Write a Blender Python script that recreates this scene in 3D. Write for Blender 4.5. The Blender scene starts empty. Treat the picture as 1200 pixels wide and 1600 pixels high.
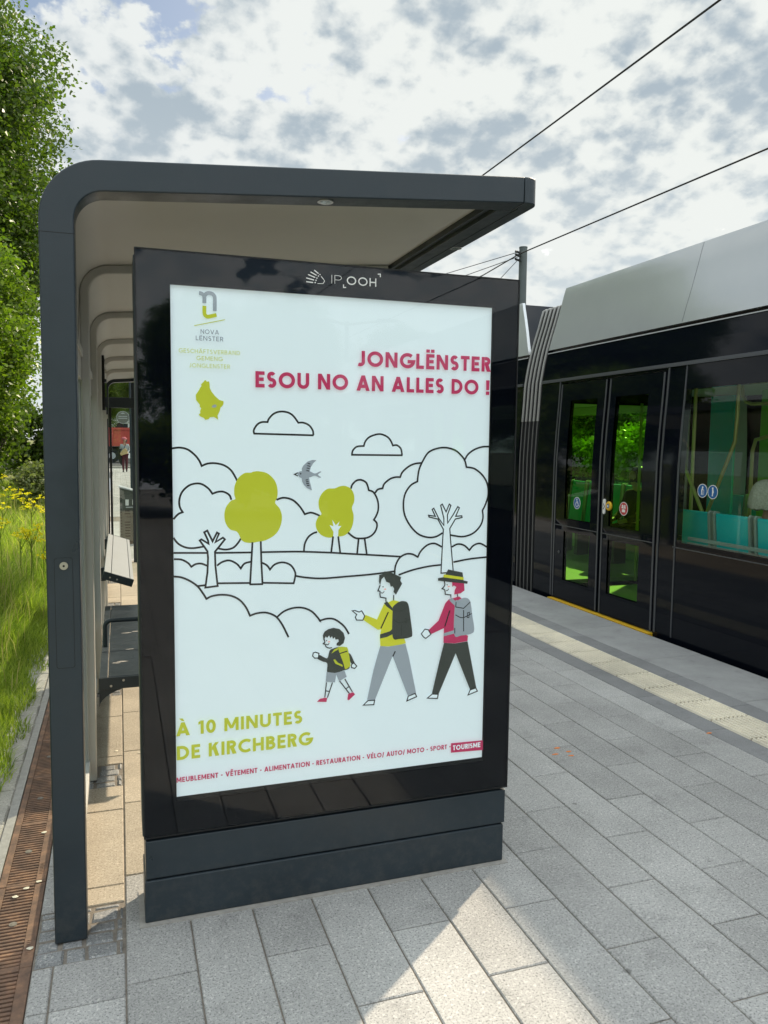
import bpy, bmesh, math, random
import numpy as np
from mathutils import Vector, Matrix, Euler
rad = math.radians
SC = bpy.context.scene
COL = SC.collection

# ------------------------------------------------------------------ camera
cam_data = bpy.data.cameras.new("camera")
cam = bpy.data.objects.new("camera", cam_data)
COL.objects.link(cam)
SC.camera = cam
cam_data.sensor_fit = 'VERTICAL'
cam_data.sensor_height = 36.0
cam_data.lens = 36.0 * 1221.14 / 1600.0
cam_data.clip_start = 0.05
cam_data.clip_end = 6000
def camera_rotation(p, q, r):
    cy, sy = math.cos(q), math.sin(q)
    f = Vector((-sy * math.cos(p), cy * math.cos(p), -math.sin(p)))
    rt = Vector((cy, sy, 0)); up = rt.cross(f)
    c, s = math.cos(r), math.sin(r)
    x = c * rt + s * up; y = -s * rt + c * up
    return Matrix((x, y, -f)).transposed()
cam.matrix_world = Matrix.Translation((-0.0581, -2.6637, 1.6543)) @ camera_rotation(0.0879, -0.3273, 0.0109).to_4x4()

# ------------------------------------------------------------------ light
SUN_EL = rad(37.0)
SUN_AZ = math.atan2(0.775, 0.632)          # from +y towards +x
SUN_DIR = Vector((math.sin(SUN_AZ) * math.cos(SUN_EL), math.cos(SUN_AZ) * math.cos(SUN_EL), math.sin(SUN_EL)))
sun_data = bpy.data.lights.new("sun", 'SUN')
sun_data.energy = 4.1
sun_data.angle = rad(1.1)
sun_data.color = (1.0, 0.85, 0.64)
sun = bpy.data.objects.new("sun", sun_data)
COL.objects.link(sun)
sun.rotation_euler = SUN_DIR.to_track_quat('Z', 'Y').to_euler()

world = bpy.data.worlds.new("World")
SC.world = world
world.use_nodes = True
def build_world():
    nt = world.node_tree; N = nt.nodes; L = nt.links
    N.clear()
    def node(t, **k):
        n = N.new(t)
        for a, b in k.items(): setattr(n, a, b)
        return n
    def math_(op, a, b=None, clamp=False):
        n = node('ShaderNodeMath', operation=op, use_clamp=clamp)
        for i, v in enumerate((a, b)):
            if v is None: continue
            if isinstance(v, (int, float)): n.inputs[i].default_value = v
            else: L.new(v, n.inputs[i])
        return n.outputs[0]
    tc = node('ShaderNodeTexCoord')
    sep = node('ShaderNodeSeparateXYZ'); L.new(tc.outputs['Generated'], sep.inputs[0])
    zc = math_('ADD', math_('MAXIMUM', sep.outputs[2], 0.0), 0.42)
    px = math_('DIVIDE', sep.outputs[0], zc); py = math_('DIVIDE', sep.outputs[1], zc)
    cmb = node('ShaderNodeCombineXYZ'); L.new(px, cmb.inputs[0]); L.new(py, cmb.inputs[1])
    cmb.inputs[2].default_value = 1.7
    def noise(scale, detail, rough, dist=0.0, off=0.0):
        n = node('ShaderNodeTexNoise', noise_dimensions='2D'); n.inputs['Scale'].default_value = scale
        n.inputs['Detail'].default_value = detail; n.inputs['Roughness'].default_value = rough
        n.inputs['Distortion'].default_value = dist
        ad = node('ShaderNodeVectorMath', operation='ADD'); L.new(cmb.outputs[0], ad.inputs[0])
        ad.inputs[1].default_value = (off, off * 0.7, off * 1.3)
        L.new(ad.outputs[0], n.inputs['Vector']); return n.outputs['Fac']
    def ramp(f, a, b, lo=0.0, hi=1.0, smooth=True):
        m = node('ShaderNodeMapRange', interpolation_type='SMOOTHSTEP' if smooth else 'LINEAR')
        L.new(f, m.inputs[0])
        for i, v in zip((1, 2, 3, 4), (a, b, lo, hi)): m.inputs[i].default_value = v
        return m.outputs[0]
    # heaped cloud: rounded cells of two sizes (smooth Voronoi, wobbled by noise) over a broad cover
    def density(ox, oy):
        base = node('ShaderNodeVectorMath', operation='ADD'); L.new(cmb.outputs[0], base.inputs[0]); base.inputs[1].default_value = (ox + 2.3, oy + 0.9, 0)
        P = base.outputs[0]
        def nz(scale, detail, rough):
            n = node('ShaderNodeTexNoise', noise_dimensions='2D'); n.inputs['Scale'].default_value = scale; n.inputs['Detail'].default_value = detail; n.inputs['Roughness'].default_value = rough
            L.new(P, n.inputs['Vector']); return n
        def cells(scale, wob_scale, wob, smooth):
            w = node('ShaderNodeVectorMath', operation='MULTIPLY_ADD'); L.new(nz(wob_scale, 5, 0.6).outputs['Color'], w.inputs[0]); w.inputs[1].default_value = (wob, wob, 0); L.new(P, w.inputs[2])
            v = node('ShaderNodeTexVoronoi', feature='SMOOTH_F1', voronoi_dimensions='2D'); v.inputs['Scale'].default_value = scale; v.inputs['Smoothness'].default_value = smooth
            L.new(w.outputs[0], v.inputs['Vector']); return v.outputs['Distance']
        big = cells(11.5, 9.0, 0.12, 0.6); small = cells(30.0, 24.0, 0.05, 0.6)
        d = math_('ADD', math_('MULTIPLY', nz(5.4, 6, 0.58).outputs['Fac'], 1.1), math_('MULTIPLY', nz(26.0, 4, 0.6).outputs['Fac'], 0.16))
        return math_('SUBTRACT', d, math_('ADD', math_('MULTIPLY', big, 0.52), math_('MULTIPLY', small, 0.36)))
    dens = density(0, 0); dens_sun = density(0.018, 0.0135)
    dsun = node('ShaderNodeVectorMath', operation='DOT_PRODUCT')
    L.new(tc.outputs['Generated'], dsun.inputs[0]); dsun.inputs[1].default_value = SUN_DIR
    veil = math_('ADD', ramp(sep.outputs[2], 0.24, 0.03, 0.0, 0.40), ramp(dsun.outputs['Value'], 0.74, 0.93, 0.0, 0.40))
    cover = ramp(math_('ADD', dens, veil), -0.01, 0.16)
    n3 = noise(8.0, 4, 0.5, 0.0, 11.0)
    lit = math_('MULTIPLY', math_('SUBTRACT', dens, dens_sun), 1.1)
    thick = math_('SUBTRACT', math_('ADD', dens, math_('MULTIPLY', math_('SUBTRACT', n3, 0.5), 0.85)), lit)
    grey = ramp(thick, 0.10, 0.60)
    # the sky toward the sun is whiter and brighter
    dot = node('ShaderNodeVectorMath', operation='DOT_PRODUCT')
    L.new(tc.outputs['Generated'], dot.inputs[0]); dot.inputs[1].default_value = SUN_DIR
    glow = ramp(dot.outputs['Value'], 0.45, 1.0)
    hz = ramp(sep.outputs[2], 0.02, 0.42)
    white = node('ShaderNodeMix', data_type='RGBA'); L.new(glow, white.inputs[0])
    white.inputs[6].default_value = (0.555, 0.58, 0.585, 1); white.inputs[7].default_value = (0.60, 0.622, 0.60, 1)
    dark = node('ShaderNodeMix', data_type='RGBA'); L.new(hz, dark.inputs[0])
    dark.inputs[6].default_value = (0.52, 0.565, 0.575, 1); dark.inputs[7].default_value = (0.292, 0.348, 0.392, 1)
    cc = node('ShaderNodeMix', data_type='RGBA'); L.new(grey, cc.inputs[0])
    L.new(white.outputs[2], cc.inputs[6]); L.new(dark.outputs[2], cc.inputs[7])
    sky = node('ShaderNodeTexSky', sky_type='NISHITA', sun_disc=False)
    sky.sun_elevation = SUN_EL; sky.sun_rotation = SUN_AZ
    sky.air_density = 1.2; sky.dust_density = 2.0; sky.ozone_density = 0.4
    b1 = node('ShaderNodeBackground'); L.new(sky.outputs[0], b1.inputs[0]); b1.inputs[1].default_value = 0.08
    b2 = node('ShaderNodeBackground'); L.new(cc.outputs[2], b2.inputs[0])
    # clouds overhead and behind the viewer, out of view, are boosted to fill the shade
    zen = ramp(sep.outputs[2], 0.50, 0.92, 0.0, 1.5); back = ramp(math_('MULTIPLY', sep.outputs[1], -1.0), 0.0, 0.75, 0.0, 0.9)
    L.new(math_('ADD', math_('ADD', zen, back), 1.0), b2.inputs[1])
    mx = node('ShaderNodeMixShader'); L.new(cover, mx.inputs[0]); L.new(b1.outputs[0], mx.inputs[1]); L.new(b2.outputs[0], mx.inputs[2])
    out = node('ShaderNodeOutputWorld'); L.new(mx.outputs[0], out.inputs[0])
build_world()
SC.view_settings.view_transform = 'Standard'
SC.view_settings.look = 'None'
SC.view_settings.exposure = 0.55
SC.view_settings.gamma = 1.0
SC.view_settings.use_curve_mapping = False
SC.cycles.max_bounces = 10
SC.cycles.transparent_max_bounces = 24
SC.cycles.caustics_reflective = False
SC.cycles.caustics_refractive = False

# ------------------------------------------------------------------ helpers
class MB:
    """collects faces; build() links them as one mesh object"""
    def __init__(self): self.v = []; self.f = []; self.m = []
    def face(self, pts, m=0):
        i = len(self.v); self.v.extend([tuple(p) for p in pts]); self.f.append(tuple(range(i, i + len(pts)))); self.m.append(m)
    def grid(self, rows, m=0, closed=False):
        i = len(self.v); n = len(rows[0])
        for r in rows: self.v.extend([tuple(p) for p in r])
        for a in range(len(rows) - 1):
            for b in range(n if closed else n - 1):
                c = (b + 1) % n
                self.f.append((i + a * n + b, i + a * n + c, i + (a + 1) * n + c, i + (a + 1) * n + b)); self.m.append(m)
    def box(self, x0, x1, y0, y1, z0, z1, m=0):
        i = len(self.v)
        self.v += [(x0, y0, z0), (x1, y0, z0), (x1, y1, z0), (x0, y1, z0), (x0, y0, z1), (x1, y0, z1), (x1, y1, z1), (x0, y1, z1)]
        for q in ((0, 3, 2, 1), (4, 5, 6, 7), (0, 1, 5, 4), (1, 2, 6, 5), (2, 3, 7, 6), (3, 0, 4, 7)):
            self.f.append(tuple(i + k for k in q)); self.m.append(m)
    def prism(self, poly, fn, d0, d1, m=0):
        """extrude a 2D polygon; fn(a, b, d) -> xyz"""
        n = len(poly); i = len(self.v)
        self.v += [fn(a, b, d0) for a, b in poly] + [fn(a, b, d1) for a, b in poly]
        self.f.append(tuple(i + k for k in range(n))[::-1]); self.m.append(m)
        self.f.append(tuple(i + n + k for k in range(n))); self.m.append(m)
        for k in range(n):
            l = (k + 1) % n
            self.f.append((i + k, i + l, i + n + l, i + n + k)); self.m.append(m)
    def tube(self, pts, r, n=10, m=0, caps=True):
        pts = [Vector(p) for p in pts]; rs = r if isinstance(r, (list, tuple)) else [r] * len(pts)
        rings = []; prev = None
        for k, p in enumerate(pts):
            t = (pts[min(k + 1, len(pts) - 1)] - pts[max(k - 1, 0)]).normalized()
            if prev is None:
                u = t.orthogonal().normalized()
            else:
                u = (prev - t * prev.dot(t)).normalized()
            prev = u; w = t.cross(u)
            rings.append([p + rs[k] * (math.cos(a) * u + math.sin(a) * w) for a in [2 * math.pi * j / n for j in range(n)]])
        i = len(self.v); self.grid(rings, m, True)
        if caps:
            self.f.append(tuple(i + j for j in range(n))[::-1]); self.m.append(m)
            e = i + (len(pts) - 1) * n
            self.f.append(tuple(e + j for j in range(n))); self.m.append(m)
    def disc(self, c, ax, r, h, n=24, m=0):
        c = Vector(c); ax = Vector(ax).normalized()
        self.tube([c, c + ax * h], r, n, m)
    def build(self, name, mats, parent=None, at=None, smooth=None, bevel=0.0, seg=2, normals=True):
        org = Vector(at) if at is not None else (Vector(parent['org']) if parent is not None else Vector((0, 0, 0)))
        me = bpy.data.meshes.new(name)
        me.from_pydata([(a - org.x, b - org.y, c - org.z) for a, b, c in self.v], [], self.f)
        for mt in (mats if isinstance(mats, (list, tuple)) else [mats]): me.materials.append(mt)
        me.polygons.foreach_set('material_index', self.m)
        if normals:
            bm = bmesh.new(); bm.from_mesh(me); bmesh.ops.remove_doubles(bm, verts=bm.verts, dist=1e-5); bmesh.ops.recalc_face_normals(bm, faces=bm.faces); bm.to_mesh(me); bm.free()
        me.update()
        if smooth is not None:
            me.polygons.foreach_set('use_smooth', [True] * len(me.polygons))
            me.set_sharp_from_angle(angle=rad(smooth))
        o = bpy.data.objects.new(name, me); COL.objects.link(o)
        if parent is not None: o.parent = parent; o['org'] = tuple(org)
        else: o.location = org; o['org'] = tuple(org)
        if bevel > 0:
            b = o.modifiers.new('bevel', 'BEVEL'); b.width = bevel; b.segments = seg; b.limit_method = 'ANGLE'; b.angle_limit = rad(40)
            b.harden_normals = False
        return o
def tag(o, label=None, cat=None, group=None, kind=None):
    for k, v in (('label', label), ('category', cat), ('group', group), ('kind', kind)):
        if v: o[k] = v
    return o
def thing(name, label, cat, loc=(0, 0, 0), group=None):
    o = bpy.data.objects.new(name, None); COL.objects.link(o)
    o.empty_display_size = 0.2; o.location = loc; o['org'] = tuple(loc)
    return tag(o, label, cat, group)
def structure(name, mb, mats, **k):
    o = mb.build(name, mats, **k); o['kind'] = 'structure'; return o
def dup(root, loc=None, rz=None, scale=None, label=None, group=None):
    def cp(o, par):
        c = o.copy(); COL.objects.link(c)
        if par is not None: c.parent = par
        for ch in o.children: cp(ch, c)
        return c
    r = cp(root, None)
    if loc is not None: r.location = loc
    if rz is not None: r.rotation_euler.z = rz
    if scale is not None: r.scale = scale if isinstance(scale, (tuple, list)) else (scale,) * 3
    if label: r['label'] = label
    if group: r['group'] = group
    return r

# ------------------------------------------------------------------ materials
def new_mat(name):
    m = bpy.data.materials.new(name); m.use_nodes = True
    return m, m.node_tree.nodes, m.node_tree.links, m.node_tree.nodes['Principled BSDF']
def principled(name, col, rough=0.5, metal=0.0, var=0.0, vscale=6.0, bump=0.0, bscale=80.0, coat=0.0, spec=0.5, emit=0.0, rvar=0.0):
    m, N, L, B = new_mat(name)
    B.inputs['Base Color'].default_value = (*col, 1); B.inputs['Roughness'].default_value = rough
    B.inputs['Metallic'].default_value = metal; B.inputs['Coat Weight'].default_value = coat
    B.inputs['Coat Roughness'].default_value = 0.04
    B.inputs['Specular IOR Level'].default_value = spec
    if emit: B.inputs['Emission Color'].default_value = (*col, 1); B.inputs['Emission Strength'].default_value = emit
    if var or bump or rvar:
        tc = N.new('ShaderNodeTexCoord')
    if var or rvar:
        n = N.new('ShaderNodeTexNoise'); n.inputs['Scale'].default_value = vscale; n.inputs['Detail'].default_value = 6
        n.inputs['Roughness'].default_value = 0.65
        L.new(tc.outputs['Object'], n.inputs['Vector'])
        if var:
            hs = N.new('ShaderNodeMapRange'); L.new(n.outputs['Fac'], hs.inputs[0])
            hs.inputs[1].default_value = 0.25; hs.inputs[2].default_value = 0.75; hs.inputs[3].default_value = 1 - var; hs.inputs[4].default_value = 1 + var
            mx = N.new('ShaderNodeVectorMath'); mx.operation = 'SCALE'; mx.inputs[0].default_value = col; L.new(hs.outputs[0], mx.inputs['Scale'])
            L.new(mx.outputs[0], B.inputs['Base Color'])
        if rvar:
            hr = N.new('ShaderNodeMapRange'); L.new(n.outputs['Fac'], hr.inputs[0])
            hr.inputs[1].default_value = 0.3; hr.inputs[2].default_value = 0.7; hr.inputs[3].default_value = max(0.02, rough - rvar); hr.inputs[4].default_value = rough + rvar
            L.new(hr.outputs[0], B.inputs['Roughness'])
    if bump:
        n2 = N.new('ShaderNodeTexNoise'); n2.inputs['Scale'].default_value = bscale; n2.inputs['Detail'].default_value = 3
        L.new(tc.outputs['Object'], n2.inputs['Vector'])
        bp = N.new('ShaderNodeBump'); bp.inputs['Strength'].default_value = bump; bp.inputs['Distance'].default_value = 0.004
        L.new(n2.outputs['Fac'], bp.inputs['Height']); L.new(bp.outputs[0], B.inputs['Normal'])
    return m
def glass(name, tint, ior=1.5, boost=1.0, rough=0.0):
    m = bpy.data.materials.new(name); m.use_nodes = True
    N = m.node_tree.nodes; L = m.node_tree.links; N.clear()
    t = N.new('ShaderNodeBsdfTransparent'); t.inputs[0].default_value = (*tint, 1)
    g = N.new('ShaderNodeBsdfGlossy'); g.inputs['Roughness'].default_value = rough; g.inputs[0].default_value = (1, 1, 1, 1)
    f = N.new('ShaderNodeLayerWeight'); f.inputs[0].default_value = 0.5
    q = N.new('ShaderNodeMath'); q.operation = 'POWER'; L.new(f.outputs['Facing'], q.inputs[0]); q.inputs[1].default_value = 5.0
    k = N.new('ShaderNodeMath'); k.operation = 'MULTIPLY_ADD'; k.use_clamp = True; L.new(q.outputs[0], k.inputs[0]); k.inputs[1].default_value = 0.95; k.inputs[2].default_value = 0.042 * boost
    x = N.new('ShaderNodeMixShader'); o = N.new('ShaderNodeOutputMaterial')
    L.new(k.outputs[0], x.inputs[0]); L.new(t.outputs[0], x.inputs[1]); L.new(g.outputs[0], x.inputs[2]); L.new(x.outputs[0], o.inputs[0])
    return m
def stone(name, base, speck_dark, speck_light, tint_var=0.10, speck=1.0, scale=260.0, stains=True, rough=0.85):
    """granite: fine dark and light grains, per-slab tone, broad dirt"""
    m, N, L, B = new_mat(name); B.inputs['Roughness'].default_value = rough
    tc = N.new('ShaderNodeTexCoord'); P = tc.outputs['Object']
    def noise(sc, det=3, r=0.6):
        n = N.new('ShaderNodeTexNoise'); n.inputs['Scale'].default_value = sc; n.inputs['Detail'].default_value = det; n.inputs['Roughness'].default_value = r
        L.new(P, n.inputs['Vector']); return n.outputs['Fac']
    def mr(f, a, b, c=0.0, d=1.0):
        n = N.new('ShaderNodeMapRange'); L.new(f, n.inputs[0])
        for i, v in zip((1, 2, 3, 4), (a, b, c, d)): n.inputs[i].default_value = v
        return n.outputs[0]
    def mix(f, a, b):
        n = N.new('ShaderNodeMix'); n.data_type = 'RGBA'
        if isinstance(f, float): n.inputs[0].default_value = f
        else: L.new(f, n.inputs[0])
        for i, v in ((6, a), (7, b)):
            if isinstance(v, tuple): n.inputs[i].default_value = (*v, 1)
            else: L.new(v, n.inputs[i])
        return n.outputs[2]
    g1 = noise(scale, 2, 0.7); g2 = noise(scale * 0.62, 2, 0.6)
    c = mix(mr(g1, 0.52, 0.66, 0, speck), base, speck_dark)
    c = mix(mr(g2, 0.55, 0.70, 0, speck), c, speck_light)
    geo = N.new('ShaderNodeNewGeometry')
    isl = mr(geo.outputs['Random Per Island'], 0, 1, 1 - tint_var, 1 + tint_var)
    broad = mr(noise(1.6, 6, 0.7), 0.3, 0.7, 0.78, 1.14)
    mul = N.new('ShaderNodeMath'); mul.operation = 'MULTIPLY'; L.new(isl, mul.inputs[0]); L.new(broad, mul.inputs[1])
    fac = mul.outputs[0]
    if stains:
        v = N.new('ShaderNodeTexVoronoi'); v.inputs['Scale'].default_value = 3.0; L.new(P, v.inputs['Vector'])
        wn = noise(40, 2, 0.5)
        ad = N.new('ShaderNodeMath'); ad.operation = 'MULTIPLY_ADD'; L.new(wn, ad.inputs[0]); ad.inputs[1].default_value = 0.035; L.new(v.outputs['Distance'], ad.inputs[2])
        spot = mr(ad.outputs[0], 0.050, 0.064, 0.58, 1.0)
        m3 = N.new('ShaderNodeMath'); m3.operation = 'MULTIPLY'; L.new(fac, m3.inputs[0]); L.new(spot, m3.inputs[1])
        st = mr(noise(5.5, 5, 0.75), 0.56, 0.74, 1.0, 0.74)
        m4 = N.new('ShaderNodeMath'); m4.operation = 'MULTIPLY'; L.new(m3.outputs[0], m4.inputs[0]); L.new(st, m4.inputs[1]); fac = m4.outputs[0]
    sc = N.new('ShaderNodeVectorMath'); sc.operation = 'SCALE'; L.new(c, sc.inputs[0]); L.new(fac, sc.inputs['Scale'])
    L.new(sc.outputs[0], B.inputs['Base Color'])
    bp = N.new('ShaderNodeBump'); bp.inputs['Strength'].default_value = 0.5; bp.inputs['Distance'].default_value = 0.003
    L.new(g1, bp.inputs['Height']); L.new(bp.outputs[0], B.inputs['Normal'])
    return m
def foliage(name, c0, c1, trans=0.35, gloss=0.4):
    m = bpy.data.materials.new(name); m.use_nodes = True
    N = m.node_tree.nodes; L = m.node_tree.links; N.clear()
    geo = N.new('ShaderNodeNewGeometry'); rp = N.new('ShaderNodeMix'); rp.data_type = 'RGBA'
    L.new(geo.outputs['Random Per Island'], rp.inputs[0]); rp.inputs[6].default_value = (*c0, 1); rp.inputs[7].default_value = (*c1, 1)
    tc = N.new('ShaderNodeTexCoord'); n = N.new('ShaderNodeTexNoise'); n.inputs['Scale'].default_value = 0.9; n.inputs['Detail'].default_value = 3
    L.new(tc.outputs['Object'], n.inputs['Vector'])
    mr = N.new('ShaderNodeMapRange'); L.new(n.outputs['Fac'], mr.inputs[0]); mr.inputs[1].default_value = 0.3; mr.inputs[2].default_value = 0.7; mr.inputs[3].default_value = 0.75; mr.inputs[4].default_value = 1.3
    sc = N.new('ShaderNodeVectorMath'); sc.operation = 'SCALE'; L.new(rp.outputs[2], sc.inputs[0]); L.new(mr.outputs[0], sc.inputs['Scale'])
    d = N.new('ShaderNodeBsdfPrincipled'); d.inputs['Roughness'].default_value = gloss; L.new(sc.outputs[0], d.inputs['Base Color'])
    d.inputs['Specular IOR Level'].default_value = 0.35
    t = N.new('ShaderNodeBsdfTranslucent')
    tn = N.new('ShaderNodeVectorMath'); tn.operation = 'MULTIPLY'; L.new(sc.outputs[0], tn.inputs[0]); tn.inputs[1].default_value = (1.25, 1.5, 0.55); L.new(tn.outputs[0], t.inputs[0])
    x = N.new('ShaderNodeMixShader'); x.inputs[0].default_value = trans; o = N.new('ShaderNodeOutputMaterial')
    L.new(d.outputs[0], x.inputs[1]); L.new(t.outputs[0], x.inputs[2]); L.new(x.outputs[0], o.inputs[0])
    return m
M = {}
M['anthracite'] = principled('anthracite_paint', (0.023, 0.035, 0.045), 0.40, var=0.16, vscale=5.0, bump=0.10, bscale=420, rvar=0.14)
def add_dust(m):
    N = m.node_tree.nodes; L = m.node_tree.links; B = N['Principled BSDF']; src = B.inputs['Base Color'].links[0].from_socket
    geo = N.new('ShaderNodeNewGeometry'); sp = N.new('ShaderNodeSeparateXYZ'); L.new(geo.outputs['Position'], sp.inputs[0])
    hgt = N.new('ShaderNodeMapRange'); L.new(sp.outputs[2], hgt.inputs[0]); hgt.inputs[1].default_value = 0.0; hgt.inputs[2].default_value = 0.30; hgt.inputs[3].default_value = 0.30; hgt.inputs[4].default_value = 0.02
    n = N.new('ShaderNodeTexNoise'); n.inputs['Scale'].default_value = 22; n.inputs['Detail'].default_value = 8; n.inputs['Roughness'].default_value = 0.75; L.new(geo.outputs['Position'], n.inputs['Vector'])
    r = N.new('ShaderNodeMapRange'); L.new(n.outputs['Fac'], r.inputs[0]); r.inputs[1].default_value = 0.45; r.inputs[2].default_value = 0.75
    k = N.new('ShaderNodeMath'); k.operation = 'MULTIPLY'; L.new(hgt.outputs[0], k.inputs[0]); L.new(r.outputs[0], k.inputs[1])
    x = N.new('ShaderNodeMix'); x.data_type = 'RGBA'; L.new(k.outputs[0], x.inputs[0]); L.new(src, x.inputs[6]); x.inputs[7].default_value = (0.15, 0.14, 0.12, 1); L.new(x.outputs[2], B.inputs['Base Color'])
add_dust(M['anthracite'])
M['anthracite_dark'] = principled('dark_seam', (0.006, 0.007, 0.008), 0.7)
M['beige'] = principled('beige_lining', (0.58, 0.575, 0.545), 0.55, var=0.05, vscale=2.2, rvar=0.06)
M['black_glass'] = principled('black_enamel', (0.0025, 0.0035, 0.006), 0.7, spec=0.0)
M['pane'] = glass('poster_pane_glass', (0.985, 0.995, 0.995), 1.5, 0.42)
M['clear'] = glass('shelter_glass', (0.90, 0.94, 0.92), 1.5, 1.6)
M['mortar'] = principled('mortar', (0.36, 0.34, 0.31), 0.95, var=0.2, vscale=30, bump=0.4, bscale=120)
M['steel'] = principled('brushed_steel', (0.55, 0.54, 0.5), 0.3, 1.0)
M['white_metal'] = principled('pale_metal', (0.42, 0.44, 0.45), 0.35, var=0.05)
M['paver'] = stone('granite_slab', (0.405, 0.398, 0.382), (0.17, 0.17, 0.166), (0.58, 0.565, 0.535), 0.12, 0.95, 150)
M['paver_tan'] = stone('granite_slab_tan', (0.45, 0.39, 0.305), (0.25, 0.21, 0.16), (0.60, 0.53, 0.42), 0.08, 0.95, 150)  # warmer tan granite for the slabs inside the shelter
M['sett'] = stone('granite_sett', (0.27, 0.275, 0.275), (0.13, 0.13, 0.135), (0.46, 0.45, 0.42), 0.25, scale=180)
M['joint'] = principled('joint_grit', (0.20, 0.175, 0.145), 0.95, var=0.35, vscale=60, bump=0.5, bscale=200)
M['edge_slab'] = stone('edge_concrete', (0.36, 0.36, 0.35), (0.26, 0.26, 0.26), (0.44, 0.44, 0.43), 0.06, 0.6, 300)
M['dark_slab'] = stone('dark_granite', (0.25, 0.25, 0.25), (0.15, 0.15, 0.15), (0.34, 0.34, 0.34), 0.07, 0.8, 280)
M['tactile'] = stone('cream_tactile', (0.80, 0.735, 0.59), (0.58, 0.52, 0.42), (0.84, 0.79, 0.66), 0.05, 0.5, 200)
M['kerb'] = stone('kerb_concrete', (0.44, 0.41, 0.36), (0.24, 0.22, 0.19), (0.60, 0.57, 0.51), 0.15, 0.9, 150)
def rust_mat():
    m, N, L, B = new_mat('rusty_cast_iron'); B.inputs['Roughness'].default_value = 0.8; B.inputs['Metallic'].default_value = 0.0
    tc = N.new('ShaderNodeTexCoord'); n = N.new('ShaderNodeTexNoise'); n.inputs['Scale'].default_value = 9; n.inputs['Detail'].default_value = 8; n.inputs['Roughness'].default_value = 0.7
    L.new(tc.outputs['Object'], n.inputs['Vector']); r = N.new('ShaderNodeValToRGB'); L.new(n.outputs['Fac'], r.inputs[0])
    r.color_ramp.elements[0].position = 0.32; r.color_ramp.elements[0].color = (0.080, 0.056, 0.044, 1)
    r.color_ramp.elements[1].position = 0.68; r.color_ramp.elements[1].color = (0.36, 0.20, 0.115, 1)
    e = r.color_ramp.elements.new(0.5); e.color = (0.19, 0.112, 0.074, 1)
    L.new(r.outputs[0], B.inputs['Base Color'])
    bp = N.new('ShaderNodeBump'); bp.inputs['Strength'].default_value = 0.4; bp.inputs['Distance'].default_value = 0.002
    n2 = N.new('ShaderNodeTexNoise'); n2.inputs['Scale'].default_value = 220; L.new(tc.outputs['Object'], n2.inputs['Vector']); L.new(n2.outputs['Fac'], bp.inputs['Height']); L.new(bp.outputs[0], B.inputs['Normal'])
    return m
M['rust'] = rust_mat()
M['void'] = principled('drain_dark', (0.012, 0.010, 0.009), 0.95)
M['soil'] = principled('meadow_soil', (0.13, 0.14, 0.035), 0.95, var=0.45, vscale=3.5, bump=1.0, bscale=25)
M['track'] = principled('track_ballast', (0.15, 0.14, 0.125), 0.95, var=0.4, vscale=20, bump=1.0, bscale=40)
M['grass'] = foliage('grass_blades', (0.10, 0.175, 0.016), (0.45, 0.50, 0.095), 0.45, 0.5)
M['leaf_dark'] = foliage('leaves_deep_green', (0.050, 0.095, 0.014), (0.12, 0.17, 0.028), 0.42)
M['leaf_bright'] = foliage('leaves_yellow_green', (0.085, 0.150, 0.014), (0.185, 0.255, 0.026), 0.42)
M['leaf_grey'] = foliage('leaves_grey_green', (0.12, 0.145, 0.05), (0.22, 0.25, 0.10), 0.35)
M['bark'] = principled('bark', (0.085, 0.068, 0.052), 0.9, var=0.35, vscale=14, bump=0.8, bscale=30)
M['straw'] = foliage('dry_stalks', (0.34, 0.30, 0.12), (0.55, 0.47, 0.22), 0.3, 0.6)
M['flower'] = foliage('yellow_petals', (0.72, 0.60, 0.012), (0.86, 0.74, 0.02), 0.3)
M['tram_black'] = principled('tram_black_gloss', (0.0035, 0.005, 0.009), 0.05, spec=0.2)
M['tram_silver'] = principled('tram_silver_paint', (0.54, 0.565, 0.58), 0.16, 0.35, var=0.04, vscale=1.5, coat=1.0)
M['tram_trim'] = principled('tram_grey_trim', (0.085, 0.09, 0.10), 0.32, 0.3)
M['tram_skirt'] = principled('tram_skirt_grey', (0.060, 0.072, 0.078), 0.55)
M['rubber'] = principled('bellows_rubber', (0.012, 0.013, 0.016), 0.6)
M['rubber_mid'] = principled('bellows_ridge_dark', (0.10, 0.10, 0.098), 0.5)
M['rubber_light'] = principled('bellows_ridge_grey', (0.30, 0.30, 0.285), 0.5)
M['yellow'] = principled('safety_yellow', (0.72, 0.43, 0.02), 0.5, var=0.06)
M['green_glass'] = glass('green_tinted_glass', (0.42, 1.0, 0.14), 1.5, 0.5)
M['tram_glass'] = glass('smoky_tram_glass', (0.80, 0.90, 0.84), 1.5, 0.8)
M['tram_floor'] = principled('tram_floor', (0.24, 0.25, 0.24), 0.6, var=0.1)
M['tram_inner'] = principled('tram_inner_lining', (0.50, 0.53, 0.50), 0.5)
M['teal'] = principled('teal_seat', (0.0, 0.46, 0.48), 0.3, var=0.05, coat=0.3)
M['seat_frame'] = principled('seat_frame_grey', (0.26, 0.31, 0.29), 0.4)
M['lime_panel'] = principled('lime_panel', (0.16, 0.52, 0.04), 0.4)
M['rail_yellow'] = principled('handrail_olive', (0.42, 0.40, 0.16), 0.3, 0.5)
M['white'] = principled('white_print', (0.80, 0.80, 0.78), 0.5)
M['blue_sticker'] = principled('blue_sticker', (0.010, 0.11, 0.33), 0.4)
M['red_sticker'] = principled('red_sticker', (0.50, 0.025, 0.03), 0.4)
M['black'] = principled('black_print', (0.008, 0.008, 0.009), 0.5)
M['pole_grey'] = principled('pole_paint', (0.085, 0.105, 0.105), 0.5, var=0.1)
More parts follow.
